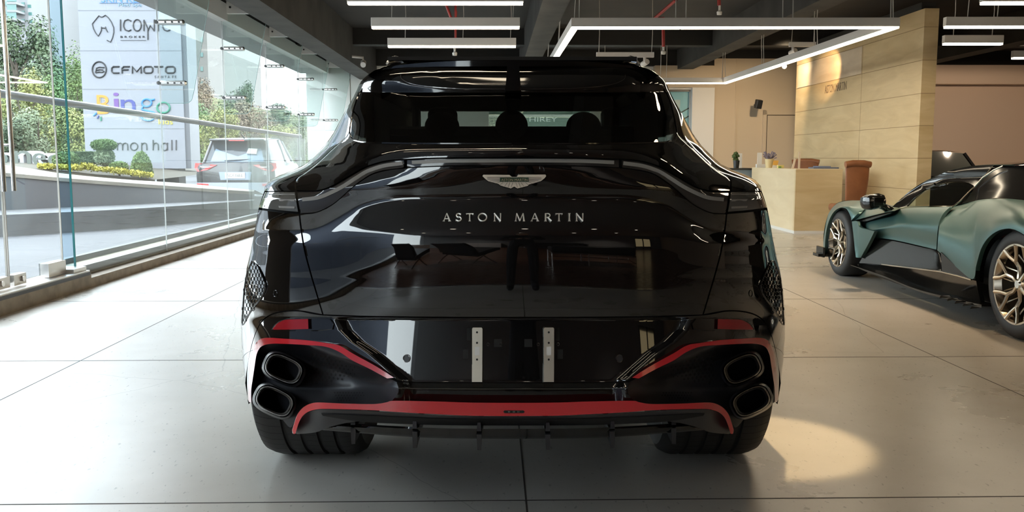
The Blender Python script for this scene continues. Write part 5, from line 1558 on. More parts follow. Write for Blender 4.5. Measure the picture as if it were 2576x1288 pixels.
def panel(nm, m, mt, par=None, far=True):
    o = m.build(nm, mt, par or sc)
    if far: mirror_x(m).build(nm, mt, par or sc)
    return o
roll = lambda v, d: d * (1 - sqrt(max(0, 1 - (1 - min(1, v * 1.0)) ** 2.2)))
# front wing
panel('front_wing', xpatch([(2072, 592), (2078, 556), (2088, 530), (2106, 511), (2130, 504.5), (2155, 503.5), (2172, 506)], [(2074, 640), (2079, 580), (2092, 541), (2110, 524), (2128, 526), (2139, 545), (2141, 556)],
                           [(2072, 592), (2071, 615), (2074, 640)], [(2172, 506), (2168, 526), (2141, 556)], 60, 14, lambda u, v, x, y: 3.17 + .20 * (1 - v) ** 2 + .0 * u), green)
panel('wheel_arch_lip', xpatch([(2074, 640), (2079, 580), (2092, 541), (2110, 524), (2128, 526), (2140, 549), (2148, 590), (2152, 645)], [(2079, 640), (2084, 585), (2095, 550), (2110, 534), (2125, 537), (2135, 556), (2143, 592), (2147, 640)],
                               [(2074, 640), (2079, 640)], [(2152, 645), (2147, 640)], 40, 4, lambda u, v, x, y: 3.18 + .10 * v), carbon)
panel('wing_vane', xpatch([(2142, 556), (2156, 556), (2162, 570), (2180, 576), (2201, 581)], [(2152, 648), (2158, 649), (2166, 649)], [(2142, 556), (2147, 600), (2152, 648)], [(2201, 581), (2186, 612), (2166, 649)], 24, 20, lambda u, v, x, y: 3.18 - .02 * u + .05 * u * v, straight=False), green)
panel('air_intake', xpatch([(2156, 551), (2200, 540), (2241, 527)], [(2168, 561), (2205, 549), (2243, 536)], [(2156, 551), (2168, 561)], [(2241, 527), (2243, 536)], 12, 6, lambda u, v, x, y: 3.235, skirt=.02), carbon)
# door with a rolled shoulder, black lower door
panel('door', xpatch([(2168, 562), (2205, 549), (2243, 534), (2262, 525), (2300, 521), (2350, 520), (2392, 519)], [(2200, 599), (2240, 603), (2280, 611), (2318, 620), (2356, 629)],
                     [(2168, 562), (2184, 578), (2203, 582), (2200, 599)], [(2392, 519), (2372, 540), (2361, 570), (2356, 629)], 50, 30, lambda u, v, x, y: 3.20 + .17 * (1 - v) ** 2.2 * (.4 + .6 * sst(u * 2)) + .06 * sst((v - .45) / .5)), green)
panel('nose_side', xpatch([(2172, 507), (2200, 513), (2238, 522), (2262, 524)], [(2141, 557), (2156, 553), (2200, 541), (2243, 531)], [(2172, 507), (2168, 527), (2141, 557)], [(2262, 524), (2243, 531)], 24, 12, lambda u, v, x, y: 3.20 + .18 * (1 - v) ** 1.6, skirt=.02), green)
panel('lower_door', xpatch([(2203, 585), (2200, 600), (2240, 604), (2318, 621), (2356, 630), (2372, 650)], [(2160, 662), (2219, 667), (2290, 674), (2368, 682)], [(2203, 585), (2186, 618), (2160, 662)], [(2372, 650), (2368, 682)], 40, 14, lambda u, v, x, y: 3.26 - .04 * v), carbon)
panel('sill', xpatch([(2160, 663), (2219, 668), (2290, 675), (2368, 683), (2444, 703), (2456, 706)], [(2141, 668), (2200, 693), (2302, 730), (2390, 752), (2469, 766)], [(2160, 663), (2141, 668)], [(2456, 706), (2462, 735), (2469, 766)], 50, 14, lambda u, v, x, y: 3.205 + .07 * v), carbon)
m = MB(); m.tube([Q(x, y, 3.205) for x, y in ((2219, 665), (2260, 670), (2320, 677), (2368, 683), (2410, 693), (2444, 703))], .008, 8); m.build('sill_highlight', chrome, sc)  # chrome tube stands in for the highlight along the panel crease
panel('rear_quarter', xpatch([(2393, 519), (2412, 515), (2440, 508), (2465, 502), (2500, 499), (2540, 500), (2600, 510), (2680, 540)], [(2357, 630), (2400, 668), (2446, 703), (2456, 668), (2469, 624), (2492, 593), (2524, 577), (2560, 582), (2610, 620), (2660, 690)],
                             [(2393, 519), (2373, 541), (2362, 571), (2357, 630)], [(2680, 540), (2675, 610), (2660, 690)], 90, 30, lambda u, v, x, y: 3.16 + .30 * (1 - v) ** 2.4 + .05 * (1 - sst(u * 2.2)) * v), green)
panel('quarter_insert', xpatch([(2366, 633), (2390, 655), (2440, 700)], [(2369, 682), (2400, 690), (2443, 702)], [(2366, 633), (2369, 682)], [(2440, 700), (2443, 702)], 14, 8, lambda u, v, x, y: 3.20, skirt=.02), carbon)
panel('rear_arch_lip', xpatch([(2452, 706), (2456, 668), (2469, 624), (2492, 593), (2524, 577), (2560, 582), (2610, 620), (2660, 690)], [(2464, 712), (2466, 672), (2478, 632), (2498, 604), (2526, 590), (2556, 594), (2600, 630), (2640, 690)], [(2452, 706), (2464, 712)], [(2660, 690), (2640, 690)], 50, 4, lambda u, v, x, y: 3.175 + .12 * v), carbon)
# skirt blade with fins
panel('skirt_blade', xpatch([(2139, 665), (2219, 692), (2302, 725), (2390, 748), (2470, 766)], [(2139, 668), (2219, 697), (2302, 731), (2360, 748), (2470, 772)], [(2139, 665), (2139, 668)], [(2470, 766), (2470, 772)], 30, 3, lambda u, v, x, y: 3.15, skirt=.12), carbon)
for k in range(5):
    x = 2366 + k * 19.5; y = 746 + k * 6.6
    m = MB(); m.add([Q(x, y - 2, 3.15), Q(x + 22, y - 3, 3.15), Q(x + 26, y + 1, 3.15), Q(x - 4, y + 5, 3.13), Q(x, y - 2, 3.25), Q(x + 22, y - 3, 3.25), Q(x + 26, y + 1, 3.25), Q(x - 4, y + 5, 3.25)], [(0, 1, 2, 3), (4, 7, 6, 5), (0, 4, 5, 1), (1, 5, 6, 2), (2, 6, 7, 3), (3, 7, 4, 0)])
    m.build('skirt_fin', carbon, sc)
m = MB(); a = Q(2064, 640, 3.12); m.box(a + Vector((.12, .0, .0)), (.34, .16, .03)); m.box(a + Vector((.0, .0, .03)), (.02, .2, .10)); m.build('splitter', carbon, sc)
# canopy
rl = [(2243, 521), (2262, 503), (2290, 479), (2322, 458), (2352, 444), (2392, 428), (2440, 418), (2500, 414), (2576, 417), (2680, 436)]
roofX = lambda x: interp(x, [(2243, 3.36), (2322, 3.52), (2400, 3.60), (2576, 3.62), (2680, 3.62)])
edge = [Q(x, y, roofX(x)) for x, y in [tuple(p[:2]) for p in spline(V2(rl), 50)]]
m = MB(); rows = []
for p in edge:
    row = []
    for t in [i / 12 for i in range(13)]:
        x = p.x + (2 * XM - 2 * p.x) * t; row.append(Vector((x, p.y - .35 * (1 - (2 * t - 1) ** 2) * (1 if p.z < 1.0 else .0) * 0, p.z + .035 * (1 - (2 * t - 1) ** 2))))
    rows.append(row)
k_ = 19
m.grid(rows[k_:], True); m.build('canopy', mat('canopy_gloss', (.010, .008, .008), .04), sc)
m = MB(); m.grid(rows[:k_ + 1], True); m.build('windscreen', sheet_glass('sport_windscreen', (.80, .86, .82), 1.0), sc)
win = [(2281, 519), (2296, 502), (2318, 483), (2345, 467), (2372, 459), (2405, 456.5), (2436, 461), (2451, 469)]
winb = [(2284, 520), (2340, 521), (2385, 519), (2414, 515), (2428, 508), (2440, 490), (2451, 470)]
gX = lambda u, v, x, y: 3.36 + .24 * min(1, max(0, (523 - y) / 75.0))
panel('side_frame', xpatch(rl[:8], [(2262, 523), (2281, 519), (2296, 502), (2318, 483), (2345, 467), (2372, 459), (2405, 456), (2436, 461), (2451, 469)], [(2243, 521), (2262, 523)], [(2500, 414), (2478, 440), (2451, 469)], 50, 10, lambda u, v, x, y: roofX(x) * (1 - v) + gX(0, 0, x, y) * v - .01 * sin(pi * v), skirt=.0), carbon)
panel('side_window', xpatch(win, winb, [(2281, 519), (2284, 520)], [(2451, 469), (2451, 470)], 30, 10, lambda u, v, x, y: gX(0, 0, x, y) + .012, skirt=0), sheet_glass('sport_glass', (.72, .78, .74), 1.0))
panel('rear_canopy_side', xpatch([(2500, 415), (2576, 418), (2680, 437)], [(2415, 516), (2440, 509), (2470, 502), (2540, 501), (2680, 536)], [(2500, 415), (2478, 441), (2453, 469), (2440, 490), (2415, 516)], [(2680, 437), (2680, 536)], 30, 16, lambda u, v, x, y: roofX(x) + .02 - .16 * v, skirt=.0), carbon)
for c in ([(2452, 470), (2472, 447), (2500, 428), (2522, 418)], [(2395, 522), (2416, 505), (2438, 482), (2452, 470)]):
    m = MB(); m.tube([Q(x, y, gX(0, 0, x, y) - .012 if y > 468 else interp(y, [(418, 3.60), (470, 3.51)])) for x, y in c], .006, 6); m.build('pillar_seam', chrome, sc)
m = MB(); m.tube([Q(x, y, 3.52 + .0005 * (x - 2322)) for x, y in ((2283, 517), (2300, 499), (2325, 478), (2352, 463))], .011, 8); m.build('pillar_trim', dark_chrome, sc)
# bonnet, nose, tail, floor
m = MB(); rows = []
cr = [(2074, 640, 3.25), (2071, 610, 3.25), (2074, 575, 3.30), (2085, 537, 3.36), (2106, 511, 3.37), (2140, 504, 3.37), (2172, 507, 3.38), (2205, 514, 3.38), (2243, 522, 3.38)]
for p in spline([Q(*c) for c in cr], 40):
    rows.append([Vector((p.x + (2 * XM - 2 * p.x) * t, p.y + .25 * sin(pi * t) * (1 if p.y > 8.6 else max(0, (p.y - 7.6))), p.z - .07 * sin(pi * t) ** .6)) for t in [i / 16 for i in range(17)]])
m.grid(rows, True); m.build('bonnet', green, sc)
m = MB(); rows = []
for c in ((2393, 519, 3.44), (2440, 508, 3.46), (2500, 499, 3.46), (2600, 510, 3.46), (2680, 540, 3.46)):
    p = Q(*c); rows.append([Vector((p.x + (2 * XM - 2 * p.x) * t, p.y, p.z + .05 * sin(pi * t))) for t in [i / 10 for i in range(11)]])
m.grid(rows, True); m.build('engine_cover', carbon, sc)
a = Q(2680, 540, 3.2); b = Q(2660, 690, 3.2)
m = MB(); m.box((XM, a.y - .02, (a.z + b.z) / 2 + .05), (1.96, .06, a.z - b.z + .05)); m.build('rear_bumper', carbon, sc)
m = MB(); m.box((XM, 7.2, .20), (1.7, 3.8, .12)); m.box((XM, 7.0, .38), (1.3, 3.2, .35)); m.build('underbody', under, sc)
# cabin: red seats, dark dash, steering wheel
m = MB(); m.box((3.85, 6.75, .62), (.5, .5, .12), None, .04); 
m.box((3.85, 6.45, .86), (.46, .14, .5), Matrix.Rotation(-.2, 4, 'X'), .05); m.build('seat', red_hide, sc)
m = MB(); m.box((4.6, 6.75, .62), (.5, .5, .12), None, .04); m.box((4.6, 6.45, .86), (.46, .14, .5), Matrix.Rotation(-.2, 4, 'X'), .05); m.build('seat', red_hide, sc)
m = MB(); m.box((XM, 7.45, .68), (1.4, .3, .14), None, .04); m.build('dashboard', carbon, sc)
m = MB(); m.tube([Vector((3.85 + .17 * cos(t), 7.22 + .05 * sin(t), .78 + .15 * sin(t))) for t in [2 * pi * k / 20 for k in range(20)]], .014, 8, closed=True); m.build('steering_wheel', carbon, sc)
# mirror
m = MB(); m.box(Q(2196, 507, 3.10), (.19, .16, .13), Matrix.Rotation(-.15, 4, 'Y') @ Matrix.Rotation(.25, 4, 'Z'), .05)
mr_ = m.build('door_mirror', carbon, sc, True)
m = MB(); m.tube([Q(2205, 517, 3.14), Q(2222, 519, 3.2), Q(2240, 530, 3.3)], [.022, .03, .035], 10); m.build('mirror_stalk', carbon, mr_)
m = MB(); c = Q(2216, 506, 3.10); m.box(c + Vector((-.045, -.066, 0)), (.09, .01, .07), Matrix.Rotation(.25, 4, 'Z'), .004); m.build('mirror_glass', carbon, mr_)
# wheels
def sport_wheel(c, R_, w):
    t = MB(); prof = [(.66, .10), (.72, .01), (.80, -.01), (.90, .0), (.97, .05), (1.0, .14), (1.0, .86), (.97, .96), (.9, 1.0), (.66, .9)]
    t.lathe(c, [(r * R_, q * w) for r, q in prof], 64, 'X'); ty = t.build('tyre', rubber, sc, True)
    m = MB(); m.lathe(c, [(.64 * R_, .12 * w), (.70 * R_, .0), (.735 * R_, .0), (.75 * R_, .05 * w), (.72 * R_, .5 * w), (.66 * R_, .9 * w)], 64, 'X'); rim = m.build('rim', bronze, ty)
    m = MB(); m.lathe(c, [(.0, .75 * w), (.66 * R_, .75 * w), (.70 * R_, .85 * w)], 40, 'X'); m.build('wheel_well', under, ty)
    m = MB(); m.lathe(c, [(.0, .62 * w), (.50 * R_, .62 * w), (.50 * R_, .68 * w)], 40, 'X'); m.build('brake_disc', mat('disc_grey%d' % int(c[1] * 10), (.16, .15, .14), .4, .9), ty)
    m = MB(); cc = Vector(c); m.box(cc + Vector((.58 * w, -.40 * R_, .05)), (.10 * w, .20 * R_, .42 * R_), None, .01); m.build('brake_caliper', mat('teal_caliper%d' % int(c[1] * 10), (.02, .20, .19), .4), ty)
    m = MB(); m.lathe(c, [(.0, .01), (.07 * R_, .01), (.10 * R_, .03), (.13 * R_, .10 * w)], 28, 'X'); m.build('hub_cap', chrome, rim)
    def pt(r, a, x): return Vector((c[0] + x, c[1] + r * R_ * cos(a), c[2] + r * R_ * sin(a)))
    for k in range(7):
        a = 2 * pi * k / 7 + .3
        m = MB(); m.tube([pt(.09, a, .10 * w), pt(.30, a, .14 * w), pt(.44, a, .08 * w)], [.050 * R_, .042 * R_, .046 * R_], 8)
        for s in (-1, 1):
            m.tube([pt(.42, a, .09 * w), pt(.56, a + s * .20, .05 * w), pt(.715, a + s * .27, .02 * w)], [.040 * R_, .036 * R_, .048 * R_], 8)
            m.tube([pt(.13, a + s * .3, .18 * w), pt(.34, a + s * .32, .22 * w), pt(.56, a + s * .20, .07 * w)], [.016 * R_, .016 * R_, .018 * R_], 6)
        m.build('spoke', bronze, rim)
    return ty
f0 = F(2112, 692); r0 = F(2562, 851)
sport_wheel((3.20, 8.72, .322), .322, .26); sport_wheel((3.20, 5.61, .352), .352, .33)
for y_, r_ in ((8.72, .322), (5.61, .352)):
    m = MB(); m.lathe((2 * XM - 3.2 - .3, y_, r_), [(.66 * r_, 0), (.9 * r_, 0), (r_, .04), (r_, .26), (.9 * r_, .3), (0, .3)], 40, 'X'); m.build('tyre', rubber, sc, True)
# ------------------------------------------------------------------ reception
tan_hide = mat('tan_leather', (.36, .135, .045), .42)
noise_col(tan_hide, (.20, .072, .026), (.26, .098, .038), 6, 4)
def desk():
    t = thing('reception_desk', 'travertine reception desk in front of the stone wall', 'desk', (4.7, 14.6, 0))
    x0, x1, y0, y1 = 4.318, 5.03, 13.6, 16.1
    xs, ym = 4.62, 14.25
    m = MB(); m.box(((x0 + x1) / 2, y0 + .03, .51), (x1 - x0, .06, .93)); m.build('front_panel', stone, t)
    m = MB(); m.box((x0 + .03, (y0 + y1) / 2 + .03, .51), (.06, y1 - y0 - .06, .93)); tag(m.build('side_panel', stone_pale, t), label='paler side panel')
    m = MB(); m.slab([(x0, y0, .975), (x1, y0, .975), (x1, ym, .975), (xs, ym, .975), (xs, y1, .975), (x0, y1, .975)], (0, 0, .012)); m.build('desk_top', stone_pale, t)
    m = MB(); m.slab([(x0 + .003, y0 + .003, 0), (x1 - .003, y0 + .003, 0), (x1 - .003, ym, 0), (xs, ym, 0), (xs, y1, 0), (x0 + .003, y1, 0)], (0, 0, .045)); m.build('plinth', white_paint, t)
    m = MB(); m.box((x1 - .02, (y0 + ym) / 2 + .03, .51), (.04, ym - y0 - .06, .93)); m.build('side_panel', stone, t)
desk()
DT = .987
def cabinet():
    t = thing('cabinet', 'blue-grey cabinet at the back corner of the reception desk', 'cabinet', (4.16, 16.6, 0))
    m = MB(); m.box((4.175, 16.5, .47), (.40, .6, .94)); m.build('body', mat('blue_grey_laminate', (.17, .22, .25), .5), t)
    m = MB(); m.box((4.175, 16.5, .955), (.46, .66, .028)); m.build('cabinet_top', darkmetal, t)
cabinet()
def pl(px0, px1, py0, py1, Y, m, d=.06, bev=0):
    a, b = P(px0, py1, Y), P(px1, py0, Y)
    m.box(((a.x + b.x) / 2, Y + d / 2, (a.z + b.z) / 2), (b.x - a.x, d, b.z - a.z), None, bev); return m
t = thing('potted_plant', 'small dark potted plant on the blue-grey cabinet', 'plant', P(1852, 422, 16.45))
c = P(1852, 421.5, 16.33); c.z = .97
m = MB(); m.lathe(c, [(.0, 0), (.045, 0), (.06, .14), (.05, .14), (.0, .12)], 18); m.build('pot', darkmetal, t)
crown(c + Vector((-.01, 0, .21)), (.085, .085, .08), 260, .03, 7, 3).build('foliage', LEAF[1], t)
def sign_stand(lb, px0, px1, py0, Y, foot=None, zb=DT):
    a, b = P(px0, py0, Y), P(px1, py0, Y)
    t = thing('card_stand', lb, 'card stand', ((a.x + b.x) / 2, Y, zb), 'white card stands on the reception furniture')
    m = MB(); m.box(((a.x + b.x) / 2, Y, (a.z + zb) / 2), (b.x - a.x, .012, a.z - zb)); m.build('card', mat('card_white', (.70, .68, .64), .5), t)
    m = MB(); m.box(((a.x + b.x) / 2 + (.05 if foot else 0), Y + .02, zb + (.03 if foot else .004)), (b.x - a.x + (.12 if foot else 0), .08, .06 if foot else .008)); m.build('holder', mat('holder_white', (.66, .64, .60), .4), t)
sign_stand('tall white card stand beside the potted plant on the cabinet', 1857.5, 1867, 385.5, 16.6, None, .97)
sign_stand('white card stand with box-like foot at the back left of the desk top', 1905.5, 1917, 384, 15.7, True)
t = thing('flower_pot', 'cream pot of dried purple flowers on the reception desk', 'plant', P(1935, 424, 15.2))
c = P(1935, 424, 15.2); c.z = DT
m = MB(); m.lathe(c, [(.0, 0), (.06, 0), (.075, .15), (.068, .15), (.0, .13)], 20); m.build('pot', mat('cream_pot', (.60, .48, .25), .5), t)
m = MB(); g = random.Random(2)
for i in range(34):
    a = g.uniform(0, 2 * pi); r = g.uniform(.02, .12); h_ = g.uniform(.2, .30)
    m.tube([c + Vector((0, 0, .13)), c + Vector((r * cos(a) * .5, r * sin(a) * .5, h_ * .7)), c + Vector((r * cos(a), r * sin(a), h_ - .25 * r))], [.003, .003, .012], 5)
m.build('flowers', mat('dried_purple', (.20, .17, .22), .8), t)
t = thing('greeting_card', 'orange and white card leaning beside the flower pot', 'card', P(1950, 424, 15.0))
m = MB(); a = P(1942, 424, 15.0); a.z = DT
m.slab([a, a + Vector((.085, 0, 0)), a + Vector((.115, .02, .125)), a + Vector((.03, .02, .125))], (0, .01, 0)); m.build('card', mat('card_orange', (.62, .33, .05), .5), t)
m = MB(); m.slab([a + Vector((0, -.003, 0)), a + Vector((.085, -.003, 0)), a + Vector((.095, -.003, .04)), a + Vector((.01, -.003, .05))], (0, .002, 0)); m.build('card_flap', mat('card_flap_white', (.66, .62, .55), .5), t)
t = thing('snack_box', 'small yellow box with green lid right of the orange card', 'box', P(1963, 424, 14.9))
m = MB(); a = P(1963, 424, 14.9); m.box((a.x, 14.9, DT + .025), (.10, .08, .05), None, .006); m.build('carton', mat('carton_yellow', (.58, .48, .16), .5), t)
m = MB(); m.box((a.x - .02, 14.87, DT + .015), (.05, .03, .03), None, .006); m.build('lid', mat('lid_green', (.14, .26, .05), .5), t)
t = thing('stick', 'pale wooden stick leaning on the reception desk', 'stick', P(1995, 425, 14.0))
m = MB(); a = P(1992, 424.5, 14.0); a.z = DT; m.slab([a, a + Vector((.03, 0, 0)), P(2003, 399, 14.0), P(1999, 398, 14.0)], (0, .02, 0)); m.build('blade', mat('pale_wood', (.58, .48, .36), .5), t)
t = thing('stick', 'upright pale wooden slat next to the leaning stick on the desk', 'stick', P(2009, 425, 14.05))
m = MB(); a = P(2006, 425, 14.05); b = P(2012, 382, 14.05); m.box(((a.x + b.x) / 2 + .01, 14.05, (DT + b.z) / 2), (b.x - a.x, .02, b.z - DT)); m.build('blade', MATS['pale_wood'], t)
for k, (lb, y0, y1, cl) in enumerate((('grey-blue folder lying lowest in the pile on the desk', .0, .022, (.12, .14, .20)), ('blue folder lying on top of the pile on the desk', .022, .04, (.15, .18, .27)))):
    a, b = P(2040 + k * 12, 420, 14.1), P(2103 - k * 20, 420, 14.1)
    m = MB(); m.box(((a.x + b.x) / 2, 14.1, DT + (y0 + y1) / 2), (b.x - a.x, .26, y1 - y0), None, .003)
    o = m.build('folder', mat('folder_%d' % k, cl, .5)); tag(o, lb, 'folder')

def desk_chair(lb, c, yaw, H=.98, k=1.0, arms=True):
    """swivel chair at c, its back towards -Y before turning"""
    t = thing('desk_chair', lb, 'chair', c, 'leather chairs at the reception desk')
    Rz = Matrix.Rotation(yaw, 4, 'Z'); c = Vector(c)
    def put(m): m.v = [tuple(Rz @ Vector((v[0] * k, v[1], v[2])) + c) for v in m.v]; return m
    m = MB(); rows = []
    N = 14
    for j in range(N):
        f = j / (N - 1); z = .46 + (H - .46) * f; y = -.21 - .04 * sin(pi * f) - .06 * f ** 2
        hw = .165 + .055 * f + .01 * sin(pi * f)
        rows.append([Vector((hw * cos(a) * (1 if abs(cos(a)) < .93 else 1), y + .035 * sin(a), z)) for a in [2 * pi * i / 24 for i in range(24)]])
    m.grid(rows, True, True); m.add(rows[0], [tuple(range(24))]); m.add(rows[-1], [tuple(range(24))]); put(m).build('backrest', tan_hide, t)
    m = MB(); m.tube([(-.225, -.285, H - .01), (-.1, -.29, H + .01), (.1, -.29, H + .01), (.225, -.285, H - .01)], .045, 16); put(m).build('head_roll', tan_hide, t)
    m = MB(); m.box((0, .03, .44), (.46, .48, .11), None, .045); put(m).build('seat', tan_hide, t)
    for s in ((-1, 1) if arms else ()):
        m = MB(); m.tube([(s * .24, -.18, .45), (s * .27, -.16, .62), (s * .27, .16, .62), (s * .24, .2, .45)], .018, 10); put(m).build('armrest', darkmetal, t)
    m = MB(); m.cyl((0, 0, .08), (0, 0, .40), .03, 14); put(m).build('column', steel, t)
    for j in range(5):
        a = 2 * pi * j / 5; m = MB(); m.tube([(0, 0, .10), (.27 * cos(a), .27 * sin(a), .065)], [.024, .016], 8); m.lathe((.27 * cos(a), .27 * sin(a), .028), [(0, -.028), (.02, -.028), (.026, 0), (.02, .028), (0, .028)], 12); put(m).build('leg', steel, t)
    return t
desk_chair('tall tan leather desk chair seen from behind at the right end of the desk', (4.84, 12.85, 0), .06, 1.07, .80, False)
desk_chair('tan leather chair behind the reception desk, only its top showing', (4.98, 15.3, 0), 2.7, 1.09)

# wall fittings of the office wall
def fitting():
    t = thing('wall_speaker', 'small black loudspeaker mounted on the beige office wall', 'speaker', P(1908, 262, 19.8))
    c = P(1908, 262, 19.75)
    m = MB(); m.box(c, (.135, .12, .19), Matrix.Rotation(.22, 4, 'X') @ Matrix.Rotation(.12, 4, 'Y') @ Matrix.Rotation(.25, 4, 'Z'), .015); m.build('cabinet_box', black_plastic, t)
    m = MB(); m.cyl(c + Vector((0, .05, 0)), c + Vector((0, .32, .0)), .02, 10); m.build('bracket', black_plastic, t)
    m = MB(); c = P(2018, 266, 20.215); m.box(c, (.075, .03, .11), ROOM, .006); o = m.build('thermostat', mat('thermostat_beige', (.46, .38, .28), .5)); tag(o, 'small beige wall plate above the right of the office door', 'wall plate')
    m = MB(); c = P(2036, 372, 20.215); m.box(c, (.07, .03, .26), ROOM, .004); o = m.build('wall_notice', mat('notice_grey', (.36, .31, .26), .6)); tag(o, 'narrow grey notice plate on the wall by the stone wall edge', 'wall plate')
fitting()

# ------------------------------------------------------------------ other cars: local frame, x right, y forward from the rear bumper, z up
def car_shell(name, lb, loc, yaw, L, Wd, H, paint_m, glass_m, rear=None):
    t = thing(name, lb, 'car', loc)
    M = Matrix.Translation(loc) @ Matrix.Rotation(yaw, 4, 'Z')
    def put(m): m.v = [tuple(M @ Vector(v)) for v in m.v]; return m
    hw = Wd / 2
    # stations: y, belt z, belt half width, roof z, roof half width
    lower = [(0.0, .86), (.06, .95), (.5, 1.0), (1.2, 1.0), (L - 1.3, 1.0), (L - .5, .95), (L - .12, .80), (L, .62)]
    def ztop(y): return interp(y, [(0, H * .60), (.3, H * .62), (1.4, H * .61), (L - 1.5, H * .62), (L - .6, H * .54), (L - .05, H * .44), (L, H * .40)])
    def zbot(y): return interp(y, [(0, .34), (.4, .22), (L - .5, .20), (L, .28)])
    rows = []
    for y, k in lower:
        w = hw * k; zt, zb = ztop(y), zbot(y); zm = zb + (zt - zb) * .55
        half = [(w * .93, zb), (w * .99, zb + (zt - zb) * .25), (w, zm), (w * .985, zb + (zt - zb) * .8), (w * .93, zt - .01), (w * .80, zt + .012), (0, zt + .03)]
        ring = [Vector((-x, y, z)) for x, z in half] + [Vector((x, y, z)) for x, z in half[::-1][1:]]
        rows.append(ring)
    m = MB(); m.grid(rows, True); m.add(rows[0], [tuple(range(len(rows[0])))]); m.add(rows[-1], [tuple(range(len(rows[-1])))[::-1]])
    put(m).build('body', paint_m, t)
    up = [(.22, H * .62, .80, H * .62, .80), (.50, H * .62, .86, H * .955, .66), (.9, H * .62, .88, H * .985, .68), (1.9, H * .62, .88, H * 1.0, .68), (L * .55, H * .62, .88, H * .96, .66), (L - 1.45, H * .62, .84, H * .63, .80)]
    rows = []
    for y, z0, w0, z1, w1 in up:
        rows.append([Vector((-hw * w0, y, z0)), Vector((-hw * (w0 + w1) / 2 * 1.01, y, (z0 + z1) / 2)), Vector((-hw * w1, y, z1)), Vector((0, y, z1 + .015)), Vector((hw * w1, y, z1)), Vector((hw * (w0 + w1) / 2 * 1.01, y, (z0 + z1) / 2)), Vector((hw * w0, y, z0))])
    m = MB(); m.grid(rows, True); put(m).build('glasshouse', glass_m, t)
    rr = [[Vector((x * hw * w1, y, z1 + .02 + .012 * (1 - x * x))) for x in (-1.02, -.6, 0, .6, 1.02)] for y, z0, w0, z1, w1 in up[1:5]]
    m = MB(); m.grid(rr, True); put(m).build('roof', paint_m, t)
    for s in (-1, 1):
        m = MB()
        for (y, z0, w0, z1, w1), (y2, q0, v0, q1, v1) in ((up[1], up[0]), (up[4], up[5])):
            m.tube([(s * hw * v0, y2, q0), (s * hw * w1, y, z1)], .035, 8)
        m.tube([(s * hw * .885, 1.75, H * .61), (s * hw * .685, 1.75, H * .99)], .03, 8)
        m.tube([(s * hw * .89, .3, H * .615), (s * hw * .885, L - 1.5, H * .615)], .012, 6)
        put(m).build('pillar', paint_m, t)
        for y in (.85, L - .95):
            m = MB(); m.lathe((s * (hw - .2), y, .33), [(0, -.11), (.2, -.11), (.29, -.09), (.33, -.06), (.33, .09), (.29, .11), (.2, .09), (0, .08)], 32, 'X'); w_ = put(m).build('wheel', rubber, t)
            m = MB(); m.lathe((s * (hw - .2), y, .33), [(0, s * .115), (.08, s * .12), (.19, s * .115), (.21, s * .10)], 24, 'X'); put(m).build('rim', bronze if False else steel, w_)
        m = MB(); m.box((s * (hw + .06), L - 1.75, H * .66), (.16, .12, .12), None, .03); put(m).build('door_mirror', paint_m, t)
    if rear: rear(t, put, hw, L, H)
    return t
silver = mat('grey_silver_paint', (.05, .053, .058), .25, .6, Coat_Weight=.5)
car_glass = mat('car_glass_dark', (.03, .04, .05), .04)
